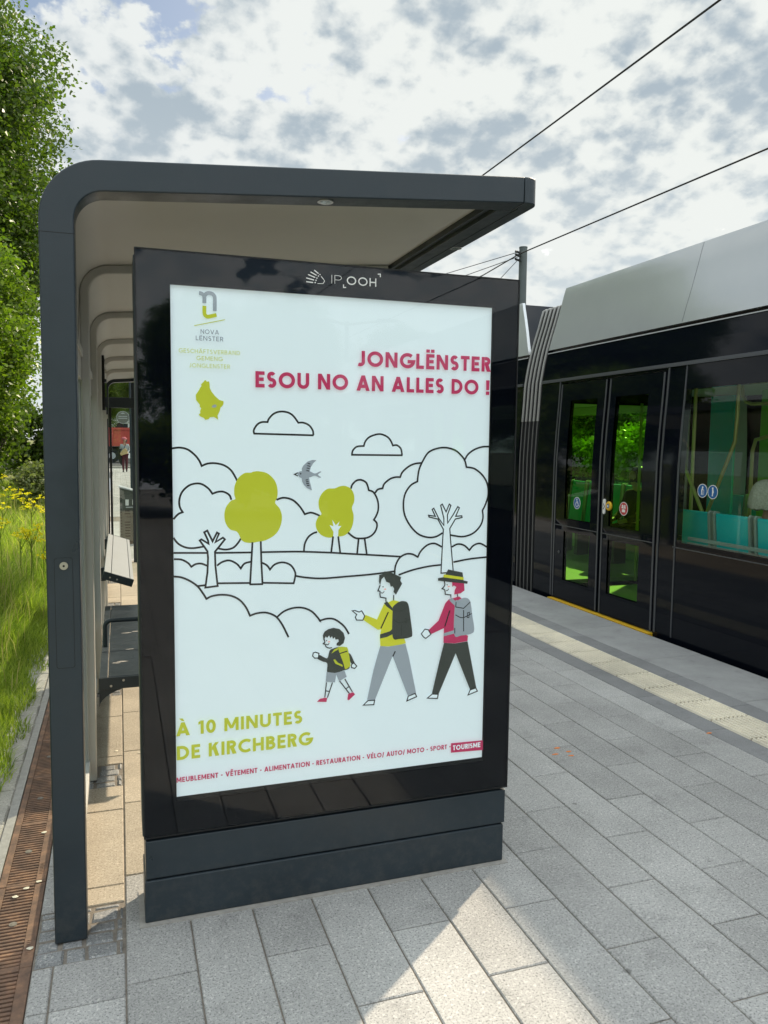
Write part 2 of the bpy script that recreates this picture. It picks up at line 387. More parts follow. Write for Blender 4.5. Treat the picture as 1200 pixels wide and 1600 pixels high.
M['wire'] = principled('wire', (0.018, 0.018, 0.019), 0.6)
M['skin'] = principled('skin', (0.50, 0.30, 0.21), 0.5)
M['hair_grey'] = principled('grey_hair', (0.36, 0.34, 0.29), 0.6, var=0.35, vscale=60, bump=0.6, bscale=150)
M['hair_dark'] = principled('dark_hair', (0.02, 0.016, 0.014), 0.5)
M['cloth_red'] = principled('red_cloth', (0.42, 0.03, 0.035), 0.8)
M['cloth_grey'] = principled('grey_cloth', (0.36, 0.40, 0.42), 0.8, var=0.1, vscale=20)
M['cloth_wine'] = principled('wine_cloth', (0.085, 0.014, 0.022), 0.85)
M['cloth_pink'] = principled('pink_cloth', (0.55, 0.14, 0.17), 0.8)
M['cloth_black'] = principled('black_cloth', (0.014, 0.014, 0.016), 0.85)
M['tan'] = principled('tan_canvas', (0.52, 0.40, 0.20), 0.8, var=0.1)
M['red_truck'] = principled('red_truck_paint', (0.52, 0.075, 0.055), 0.55, var=0.12, vscale=2)
M['facade'] = principled('white_render', (0.70, 0.70, 0.67), 0.8, var=0.05)
M['window_dark'] = principled('dark_window', (0.03, 0.035, 0.04), 0.15)
M['bin'] = principled('olive_grey_metal', (0.075, 0.082, 0.068), 0.5, var=0.1)
M['sign_grey'] = principled('sign_grey', (0.16, 0.165, 0.14), 0.5)
M['asphalt'] = principled('asphalt', (0.055, 0.055, 0.057), 0.9, var=0.2, vscale=20)
M['orange'] = principled('orange_petal', (0.85, 0.24, 0.03), 0.7)
M['pale_leaf'] = principled('pale_dry_leaf', (0.70, 0.64, 0.50), 0.8)
# ------------------------------------------------------------------ the setting
random.seed(7)
PITCH = 0.2145; X0 = -0.065
def slab(mb, x0, x1, y0, y1, top, depth=0.012, ch=0.0035, m=0, tilt=0.0008):
    dz = [random.uniform(-tilt, tilt) for _ in range(4)]
    c = [(x0, y0), (x1, y0), (x1, y1), (x0, y1)]
    ci = [(x0 + ch, y0 + ch), (x1 - ch, y0 + ch), (x1 - ch, y1 - ch), (x0 + ch, y1 - ch)]
    mb.grid([[(a, b, top - depth) for a, b in c], [(a, b, top - ch + d) for (a, b), d in zip(c, dz)], [(a, b, top + d) for (a, b), d in zip(ci, dz)]], m, True)
    i = len(mb.v) - 4
    mb.f.append((i, i + 1, i + 2, i + 3)); mb.m.append(m)
COLS = [1.29 + 1.41 * k for k in range(5)]           # shelter columns along y
pave = MB()
J = 0.0026
for k in range(-1, 15):
    xa, xb = (X0 + PITCH * k, X0 + PITCH * (k + 1)) if k >= 0 else (-0.282, X0)
    ph = (0.345 if k % 2 == 0 else 0.04) if k != -1 else -0.337
    n = -6
    ys = [ph + 0.63 * j for j in range(-6, 24)]
    for a, b in zip(ys[:-1], ys[1:]):
        segs = [(a, b)]
        if k == -1:                                   # the slabs are cut round the setts at post and columns
            for c0, c1 in [(-0.125, 0.175)] + [(c - 0.11, c + 0.16) for c in COLS]:
                new = []
                for s0, s1 in segs:
                    if s1 <= c0 or s0 >= c1: new.append((s0, s1)); continue
                    if s0 < c0 - 0.02: new.append((s0, c0))
                    if s1 > c1 + 0.02: new.append((c1, s1))
                segs = new
        for s0, s1 in segs:
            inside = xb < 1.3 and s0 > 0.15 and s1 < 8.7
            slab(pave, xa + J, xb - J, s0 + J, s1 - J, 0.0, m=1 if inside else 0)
for j in range(-6, 24):                               # narrow cut slabs between the drain and the first row
    y0 = -0.337 + 0.42 * j
    if y0 < 0.15 and y0 + 0.42 > -0.1: continue
    slab(pave, -0.343, -0.285, y0 + J, y0 + 0.42 - J, 0.0)
for y0, y1 in ((-0.337, -0.128), (0.178, 0.503)): slab(pave, -0.343, -0.285, y0 + J, y1 - J, 0.0)
structure('platform_paving', pave, [M['paver'], M['paver_tan']], smooth=None)
st = MB()
for c0, c1, xs in [(-0.125, 0.175, (-0.343, -0.068))] + [(c - 0.11, c + 0.16, (-0.28, -0.068)) for c in COLS]:
    y = c0
    while y < c1 - 0.02:
        h = min(random.uniform(0.055, 0.075), c1 - y); x = xs[0]
        while x < xs[1] - 0.015:
            w = min(random.uniform(0.065, 0.10), xs[1] - x)
            slab(st, x + 0.004, x + w - 0.004, y + 0.004, y + h - 0.004, random.uniform(-0.003, 0.001), 0.02, 0.007, tilt=0.003)
            x += w
        y += h
structure('sett_paving', st, M['sett'], smooth=35)
bed = MB(); bed.face([(-0.345, -25, -0.006), (4.325, -25, -0.006), (4.325, 15.2, -0.006), (-0.345, 15.2, -0.006)])
structure('paving_joints', bed, M['joint'])
def far_paving_mat():
    m = M['paver'].copy(); m.name = 'granite_far_paving'; N = m.node_tree.nodes; L = m.node_tree.links
    B = N['Principled BSDF']; src = B.inputs['Base Color'].links[0].from_socket
    tc = N.new('ShaderNodeTexCoord'); mp = N.new('ShaderNodeMapping'); mp.inputs['Rotation'].default_value = (0, 0, rad(90))
    L.new(tc.outputs['Object'], mp.inputs[0])
    br = N.new('ShaderNodeTexBrick'); L.new(mp.outputs[0], br.inputs['Vector']); br.inputs['Scale'].default_value = 1
    br.inputs['Brick Width'].default_value = 0.63; br.inputs['Row Height'].default_value = PITCH; br.inputs['Mortar Size'].default_value = 0.004
    br.inputs['Color1'].default_value = (1, 1, 1, 1); br.inputs['Color2'].default_value = (0.86, 0.86, 0.86, 1); br.inputs['Mortar'].default_value = (0.4, 0.37, 0.33, 1)
    x = N.new('ShaderNodeMix'); x.data_type = 'RGBA'; x.blend_type = 'MULTIPLY'; x.inputs[0].default_value = 1
    L.new(src, x.inputs[6]); L.new(br.outputs['Color'], x.inputs[7]); L.new(x.outputs[2], B.inputs['Base Color'])
    return m
M['paver_far'] = far_paving_mat()
fp = MB()
fp.face([(-0.345, 15.2, 0), (3.15, 15.2, 0), (3.15, 46, 0), (-0.345, 46, 0)])
fp.face([(-0.345, -25, 0), (3.15, -25, 0), (3.15, -3.5, 0), (-0.345, -3.5, 0)])
structure('far_paving', fp, M['paver_far'])
db = MB(); ed = MB(); ta = MB()
y = -8.0
for j in range(82):
    for xa, xb, o in ((3.152, 3.31, 0.0), (3.612, 3.773, 0.3)):
        slab(db, xa + 0.002, xb - 0.002, -6 + o + 0.63 * j + 0.002, -6 + o + 0.63 * (j + 1) - 0.002, 0.0)
structure('dark_band_paving', db, M['dark_slab'])
for j in range(-8, 43):
    slab(ed, 3.777, 4.33, 1.28 + 1.04 * j + 0.003, 1.28 + 1.04 * (j + 1) - 0.003, 0.0, 0.13, 0.006)
structure('platform_edge', ed, M['edge_slab'])
NR = 9
for j in range(-24, 130):
    y0 = 1.065 + 0.318 * j + 0.006; y1 = y0 + 0.306
    w = 0.294; x0 = 3.314
    prof = [(x0, -0.012)]
    for r in range(NR):
        c = x0 + w * (r + 0.5) / NR
        for dx, dz in ((-0.0100, 0.0), (-0.0065, 0.0085), (0.0065, 0.0085), (0.0100, 0.0)): prof.append((c + dx, dz - 0.003))
    prof.append((x0 + w, -0.012))
    ta.prism(prof, lambda a, b, d: (a, d, b), y0, y1)
structure('tactile_strip', ta, M['tactile'])
pw = MB(); pw.box(-0.345, 4.322, -25, 46, -0.60, -0.012)
structure('platform_base', pw, M['edge_slab'])
tr = MB(); tr.face([(4.322, -300, -0.34), (60, -300, -0.34), (400, 1500, -0.34), (4.322, 1500, -0.34)]); structure('track_bed', tr, M['track'])
rl = MB()
for x in (4.95, 6.45, 8.6, 10.1): rl.box(x - 0.035, x + 0.035, -120, 300, -0.335, -0.19)
structure('tram_rails', rl, M['steel'])
# meadow: one sheet, flat by the kerb and rolling gently away from it
md = MB(); rows = []
for yy in list(np.linspace(-60, 0, 13)) + list(np.linspace(2, 60, 40)) + [90, 150, 300, 700, 1500]:
    rows.append([(xx, yy, -0.035 + (0.02 * math.sin(yy * 0.9 + xx) + 0.05 * min(1, (-xx - 0.5) / 3.0)) * (1 if xx < -0.8 else 0)) for xx in (-0.56, -0.7, -1, -1.5, -2, -3, -4, -6, -9, -15, -30, -80, -300, -1200)])
md.grid(rows); structure('meadow_ground', md, M['soil'], smooth=60)
rd = MB(); rd.box(-40, 4.31, 46.3, 72, -0.3, 0.045); structure('road', rd, M['asphalt'])
kb = MB()
for j in range(45): slab(kb, -0.545 + j * 1.0 - 40, -0.545 + j * 1.0 - 39.005, 46.02, 46.29, 0.12, 0.4, 0.012)
structure('road_kerb', kb, M['kerb'])
pl2 = MB()
pl2.box(-40, -0.35, 40, 46.0, -0.3, 0.012); structure('plaza_paving', pl2, M['paver_far'])

# kerb stones beside the drain, each one a thing
def build_kerb():
    first = None
    for j in range(62):
        y0 = -1.2 + 0.178 * j
        near = 0.6 + 0.03 * math.sin(j * 1.7)
        if first is None:
            mb = MB(); slab(mb, -0.725, -0.552, y0 + 0.004, y0 + 0.174, 0.0, 0.06, 0.008, tilt=0.002)
            first = mb.build('kerb_stone', M['kerb'], at=(-0.64, y0 + 0.089, 0), bevel=0)
            tag(first, 'pale square granite kerb stone edging the meadow beside the drain', 'kerb stone', 'kerb stones along the drain')
        else:
            c = first.copy(); COL.objects.link(c); c.location = (-0.64 + random.uniform(-.003, .003), y0 + 0.089, random.uniform(-0.003, 0.002)); c.rotation_euler = (random.uniform(-.012, .012), random.uniform(-.012, .012), random.uniform(-.01, .01))
            c['label'] = 'pale square granite kerb stone edging the meadow beside the drain'
build_kerb()
cs = MB(); cs.box(-0.548, -0.512, -8, 15.2, -0.2, 0.001); cs.box(-0.75, -0.552, -8, 15.2, -0.2, -0.02); structure('kerb_bedding', cs, M['mortar'])

# channel drain: thing > grate sections
def build_drain():
    root = thing('channel_drain', 'long rusty cast iron channel drain with slotted grates beside the shelter post', 'drain', (-0.43, -1.0, 0))
    ch = MB()
    ch.box(-0.511, -0.345, -1.1, 13.2, -0.16, -0.13)
    ch.box(-0.511, -0.503, -1.1, 13.2, -0.13, -0.012); ch.box(-0.353, -0.345, -1.1, 13.2, -0.13, -0.012)
    ch.build('channel', M['void'], root)
    g = MB(); y0 = -1.1; x0, x1 = -0.509, -0.347
    top = -0.002
    g.box(x0, x0 + 0.026, y0, y0 + 0.497, -0.03, top)
    g.box(x1 - 0.036, x1, y0, y0 + 0.497, -0.03, top)
    g.box(-0.435, -0.425, y0 + 0.012, y0 + 0.485, -0.03, top - 0.009)
    n = 26
    for i in range(n):
        yy = y0 + 0.004 + i * (0.497 - 0.010) / (n - 1)
        if i in (0, n - 1): g.box(x0 + 0.0265, x1 - 0.0365, yy - 0.004, yy + 0.010, -0.026, top - 0.001)
        else: g.box(x0 + 0.0265, x1 - 0.0365, yy - 0.0045, yy + 0.0065, -0.026, top - 0.001)
    first = g.build('grate', M['rust'], root, bevel=0.0015, seg=1)
    b = MB(); b.disc((-0.43, y0 + 0.249, top - 0.004), (0, 0, 1), 0.013, 0.0052, 16); b.build('bolt', M['joint'], first)
    lt = MB()
    rr = random.Random(3)
    for wy in (0.06,):                             # small cast letters along the rim
        yy = y0 + wy
        for q in range(8):
            hh = rr.choice((0.012, 0.012, 0.018)); lt.box(x1 - 0.027, x1 - 0.027 + hh * 0.8, yy, yy + 0.003, top, top + 0.0016)
            if q % 2 == 0: lt.box(x1 - 0.027, x1 - 0.024, yy + 0.0031, yy + 0.0085, top, top + 0.0016)
            yy += 0.011
    lt.build('cast_lettering', M['rust'], first)
    for k in range(1, 28):
        c = first.copy(); COL.objects.link(c); c.parent = root; c.location = (0, 0.5 * k, random.uniform(-.001, .001))
        for ch_ in first.children:
            d = ch_.copy(); COL.objects.link(d); d.parent = c
build_drain()
# ------------------------------------------------------------------ the shelter
XZ = lambda a, b, d: (a, d, b)          # profile in x-z, extruded along y
XY = lambda a, b, d: (a, b, d)          # outline in plan, extruded along z
YZ = lambda a, b, d: (d, a, b)
def soffit(x): return 2.421 + 0.082 * (x + 0.085)
def rooftop(x): return 2.519 + 0.0775 * (x + 0.10)
def inner_path(off, x_end=1.31, x_foot=-0.186, z_foot=0.0):
    """inner line of the bent frame, moved outwards by off; from foot to roof edge"""
    p = [(x_foot - off, z_foot)]
    cx, cz, r = -0.080, 2.326, 0.096 + off
    for k in range(13):
        a = math.pi - k * (math.pi / 2 - 0.082) / 12
        p.append((cx + r * math.cos(a), cz + r * math.sin(a)))
    p.append((x_end, soffit(x_end) + off))
    return p
def outer_path(x_end):
    p = [(-0.285, 0.0)]
    cx, cz, r = -0.083, 2.322, 0.194
    for k in range(15):
        a = math.pi - k * (math.pi / 2 - 0.0775) / 14
        p.append((cx + r * math.cos(a), cz + r * math.sin(a)))
    p.append((x_end, rooftop(x_end)))
    return p
def band(off0, off1, x_end, z_foot=0.0):
    return inner_path(off0, x_end, z_foot=z_foot) + inner_path(off1, x_end, z_foot=z_foot)[::-1]
SH_END = 8.46
def build_shelter():
    root = thing('tram_shelter', 'dark grey bent frame shelter with beige ribbed lining open toward the platform', 'shelter', (-0.235, 0.0, 0.0))
    frame_poly = inner_path(0, 1.372) + outer_path(1.372)[::-1]
    f = MB(); f.prism(frame_poly, XZ, -0.018, 0.085)
    fo = f.build('front_frame', M['anthracite'], root, smooth=25, bevel=0.004)
    f = MB(); f.prism(frame_poly, XZ, SH_END, SH_END + 0.10)
    f.build('rear_frame', M['anthracite'], root, smooth=25, bevel=0.004)
    # fascia along the open side with the rounded corner
    R = 0.07; cx, cy = 1.376, -0.018 + R
    plan = [(1.3735, -0.018)] + [(cx + R * math.sin(a), cy - R * math.cos(a)) for a in np.linspace(0.0, math.pi / 2, 10)] + [(cx + R, SH_END + 0.10), (1.312, SH_END + 0.10), (1.312, 0.088), (1.3735, 0.088)]
    fa = MB(); n = len(plan)
    i = 0
    fa.v = [(x, y, soffit(x)) for x, y in plan] + [(x, y, rooftop(x)) for x, y in plan]
    fa.f = [tuple(range(n))[::-1], tuple(range(n, 2 * n))] + [(k, (k + 1) % n, n + (k + 1) % n, n + k) for k in range(n)]; fa.m = [0] * (n + 2)
    fa.build('fascia', M['anthracite'], root, smooth=30, bevel=0.004)
    lip = MB(); lip.box(1.292, 1.3115, 0.09, SH_END - 0.005, soffit(1.3) + 0.018, soffit(1.3) + 0.075)
    lip.box(1.385, 1.389, 0.06, SH_END, soffit(1.387) - 0.0025, soffit(1.387) + 0.01)
    lip.build('edge_profile', M['anthracite'], root)
    # roof deck
    dk = MB(); dk.prism([(-0.02, rooftop(-0.02) - 0.02), (1.311, rooftop(1.311) - 0.02), (1.311, rooftop(1.311) - 0.004), (-0.02, rooftop(-0.02) - 0.004)], XZ, 0.086, SH_END - 0.001)
    dk.build('roof_deck', M['anthracite'], root)
    # beige lining, a bent sheet from the wall top into the roof
    poly = inner_path(0.042, 1.291, z_foot=2.07) + inner_path(0.062, 1.291, z_foot=2.07)[::-1]
    l = MB(); l.prism(poly, XZ, 0.086, SH_END - 0.001)
    l.build('lining', M['beige'], root, smooth=30)
    for k, c in enumerate(COLS):
        b = MB(); b.prism(inner_path(0.0, 1.285) + inner_path(0.041, 1.285)[::-1], XZ, c - 0.03, c + 0.03)
        rib = b.build('rib', M['beige'], root, smooth=25, bevel=0.006)
        b = MB(); b.box(-0.252, -0.2275, c - 0.028, c + 0.028, 0.0, 2.069); b.build('rear_post', M['beige'], root, bevel=0.003)
    ys = [0.087] + COLS + [SH_END]
    for a, b_ in zip(ys[:-1], ys[1:]):
        a2 = a + (0.031 if a > 0.1 else 0.001); b2 = b_ - 0.031
        h = MB(); h.box(-0.250, -0.2055, a2, b2, 2.035, 2.0695); h.box(-0.250, -0.214, a2, b2, 1.93, 2.034); h.build('header_panel', M['beige'], root, bevel=0.003)
        w = MB(); w.box(-0.238, -0.228, a2 + 0.002, b2 - 0.002, 0.11, 1.929); w.build('wall_glass', M['clear'], root)
        r = MB(); r.box(-0.250, -0.214, a2, b2, 0.06, 0.109); r.build('bottom_rail', M['beige'], root, bevel=0.003)
        g = MB(); g.box(-0.2275, -0.2215, a2 + 0.012, a2 + 0.03, 0.11, 1.929); g.box(-0.2275, -0.2215, b2 - 0.03, b2 - 0.012, 0.11, 1.929); g.build('glazing_bead', M['white_metal'], root)
    # back skin above the glass
    bk = MB(); bk.box(-0.284, -0.252, 0.086, SH_END - 0.001, 2.02, 2.33); bk.build('rear_cladding', M['anthracite'], root)
    # service hatch in the post with its lock
    def rrect(x0, x1, z0, z1, r, n=5):
        p = []
        for cx_, cz_, a0 in ((x1 - r, z1 - r, 0), (x0 + r, z1 - r, 90), (x0 + r, z0 + r, 180), (x1 - r, z0 + r, 270)):
            p += [(cx_ + r * math.cos(rad(a0 + 90 * t / n)), cz_ + r * math.sin(rad(a0 + 90 * t / n))) for t in range(n + 1)]
        return p
    h = MB(); h.prism(rrect(-0.2575, -0.2025, 0.925, 1.282, 0.008), XZ, -0.0186, -0.0178); seam = h.build('hatch_gap', M['anthracite_dark'], root)
    h = MB(); h.prism(rrect(-0.2562, -0.2038, 0.9263, 1.2807, 0.0075), XZ, -0.0193, -0.0187); hd = h.build('service_hatch', M['anthracite'], root)
    k = MB(); k.disc((-0.229, -0.0194, 1.256), (0, -1, 0), 0.0125, 0.003, 24); k.disc((-0.229, -0.0225, 1.256), (0, -1, 0), 0.008, 0.0012, 20); lk = k.build('lock', M['steel'], hd, smooth=30)
    k = MB(); k.disc((-0.229, -0.0238, 1.256), (0, -1, 0), 0.0035, 0.0006, 12); k.build('keyhole', M['void'], hd)
    # faint weld seams
    s = MB(); s.box(-0.276, -0.174, -0.01855, -0.0178, 2.284, 2.2855); s.build('seam', M['anthracite_dark'], root)
    for x, y in ((0.631, 0.03), (1.415, 0.70), (1.415, 3.2)):
        z = soffit(x)
        d = MB(); d.disc((x, y, z - 0.0025), (0, 0, 1), 0.028, 0.0045, 28); dl = d.build('downlight', M['steel'], root, smooth=30)
        d = MB(); d.disc((x, y, z - 0.0040), (0, 0, 1), 0.017, 0.0012, 24); d.build('lens', M['clear'], dl)
    # end screen: dark rail, stiles and glass
    e = MB(); e.box(-0.172, 1.25, SH_END - 0.045, SH_END - 0.002, 2.085, 2.222); e.build('end_rail', M['anthracite'], root, bevel=0.004)
    e = MB(); e.box(-0.172, -0.142, SH_END - 0.045, SH_END - 0.002, 0.0, 2.084); e.build('end_stile', M['anthracite_dark'], root)
    e = MB(); e.box(0.112, 0.170, SH_END - 0.044, SH_END - 0.003, 0.0, 2.084); e.box(0.112, 0.170, SH_END - 0.044, SH_END - 0.003, 2.223, 2.425); e.build('end_mullion', M['anthracite'], root)
    e = MB(); e.box(-0.141, 0.111, SH_END - 0.03, SH_END - 0.02, 0.05, 2.084); e.build('end_glass', M['clear'], root)
    e = MB(); e.box(0.171, 1.25, SH_END - 0.03, SH_END - 0.02, 0.05, 2.084); e.build('end_glass', M['clear'], root)
    # dark information cabinet hung on the wall: a thing of its own
    info = thing('information_cabinet', 'flat black information cabinet hung high on the shelter back wall', 'notice cabinet', (-0.185, 4.75, 1.9))
    c = MB(); c.box(-0.222, -0.158, 4.20, 5.38, 1.90, 2.345); c.build('case', M['anthracite_dark'], info, bevel=0.004)
    c = MB(); c.box(-0.1578, -0.1555, 4.23, 5.35, 1.93, 2.315); c.build('front_glass', M['tram_black'], info)
    c = MB(); c.box(-0.222, -0.150, 4.22, 4.255, 1.86, 1.899); c.box(-0.222, -0.150, 5.32, 5.355, 1.86, 1.899); c.build('bracket', M['beige'], info, bevel=0.003)
build_shelter()

def build_bench():
    t = thing('bench', 'dark steel bench with armrest loop on curved bracket behind the advertising panel', 'bench', (0.1, 2.3, 0.0))
    b = MB()
    b.box(-0.128, 0.33, 1.412, 3.20, 0.452, 0.470); b.box(-0.170, -0.131, 1.412, 3.20, 0.450, 0.4685)
    b.build('seat', M['anthracite'], t, bevel=0.004)
    a = MB(); a.box(-0.172, 0.34, 1.400, 1.411, 0.408, 0.468); ap = a.build('end_plate', M['anthracite'], t, bevel=0.002)
    for x, z in ((-0.115, 0.425), (-0.055, 0.45)):
        k = MB(); k.disc((x, 1.3995, z), (0, -1, 0), 0.006, 0.002, 14); k.build('bolt', M['steel'], ap, smooth=30)
    for yy in (1.415, 3.15):
        poly = [(-0.172, 0.449), (0.30, 0.449), (0.30, 0.43)] + [(-0.172 + 0.24 * (1 - math.cos(q)), 0.315 + 0.105 * math.sin(q)) for q in np.linspace(math.pi / 2, 0, 10)]
        c = MB(); c.prism(poly, XZ, yy, yy + 0.012); c.build('bracket', M['anthracite'], t)
    lp = [(-0.150, 2.035, 0.471)] + [(-0.150, 2.035, 0.58)] + [(-0.150 + 0.035 * (1 - math.cos(q)), 2.035, 0.585 + 0.035 * math.sin(q)) for q in np.linspace(0.15, math.pi / 2, 6)] + [(0.25, 2.035, 0.62)] + [(0.25 + 0.035 * math.sin(q), 2.035, 0.585 + 0.035 * math.cos(q)) for q in np.linspace(0.15, math.pi / 2, 6)] + [(0.285, 2.035, 0.471)]
    l = MB(); l.tube(lp, 0.013, 12); l.build('armrest_loop', M['anthracite'], t, smooth=40)
    sc = MB(); rr = random.Random(5)
    for cx, cy in ((-0.03, 2.33), (0.02, 2.36), (-0.02, 1.93), (-0.09, 1.66), (-0.06, 1.68)):   # pale scuffs
        n = 9; sc.face([(cx + rr.uniform(0.6, 1.2) * 0.03 * math.cos(q), cy + rr.uniform(0.5, 1.2) * 0.012 * math.sin(q), 0.4706) for q in np.arange(n) * 2 * math.pi / n])
    sc.build('scuff_marks', M['mortar'], t)
build_bench()
def build_perch():
    t = thing('leaning_perch', 'pale sloping leaning rail with dark end cap fixed to the shelter wall', 'leaning rail', (-0.08, 4.4, 0.6))
    a, b = Vector((-0.170, 0, 0.720)), Vector((0.030, 0, 0.650)); u = (b - a).normalized(); nrm = Vector((-u.z, 0, u.x)) * -1
    if nrm.z > 0: nrm = -nrm
    def sect(s0, s1, t0, t1): return [tuple(((a + u * s + nrm * q).x, (a + u * s + nrm * q).z)) for s, q in ((s0, t0), (s1, t0), (s1, t1), (s0, t1))]
    W = (b - a).length
    for s0, s1 in ((0, W * 0.22), (W * 0.24, W * 0.86), (W * 0.88, W)):
        p = MB(); p.prism(sect(s0, s1, 0, 0.02), XZ, 3.212, 5.6); p.build('slat', M['white_metal'], t, bevel=0.003)
    p = MB(); p.prism(sect(0.004, W - 0.004, 0.0205, 0.05), XZ, 3.214, 5.598); p.build('core', M['anthracite_dark'], t)
    for y0 in (3.198, 5.601):
        p = MB(); p.prism(sect(-0.002, W + 0.002, -0.002, 0.054), XZ, y0, y0 + 0.012); cap = p.build('end_cap', M['anthracite'], t, bevel=0.003)
        if y0 < 4:
            for s in (0.05, 0.10):
                c = a + u * s + nrm * 0.03; k = MB(); k.disc((c.x, y0 - 0.0003, c.z), (0, -1, 0), 0.006, 0.002, 14); k.build('bolt', M['steel'], cap, smooth=30)
    for y0 in (3.5, 5.3):
        p = MB(); p.box(-0.215, -0.165, y0, y0 + 0.05, 0.60, 0.70); p.build('wall_bracket', M['anthracite'], t, bevel=0.003)
build_perch()

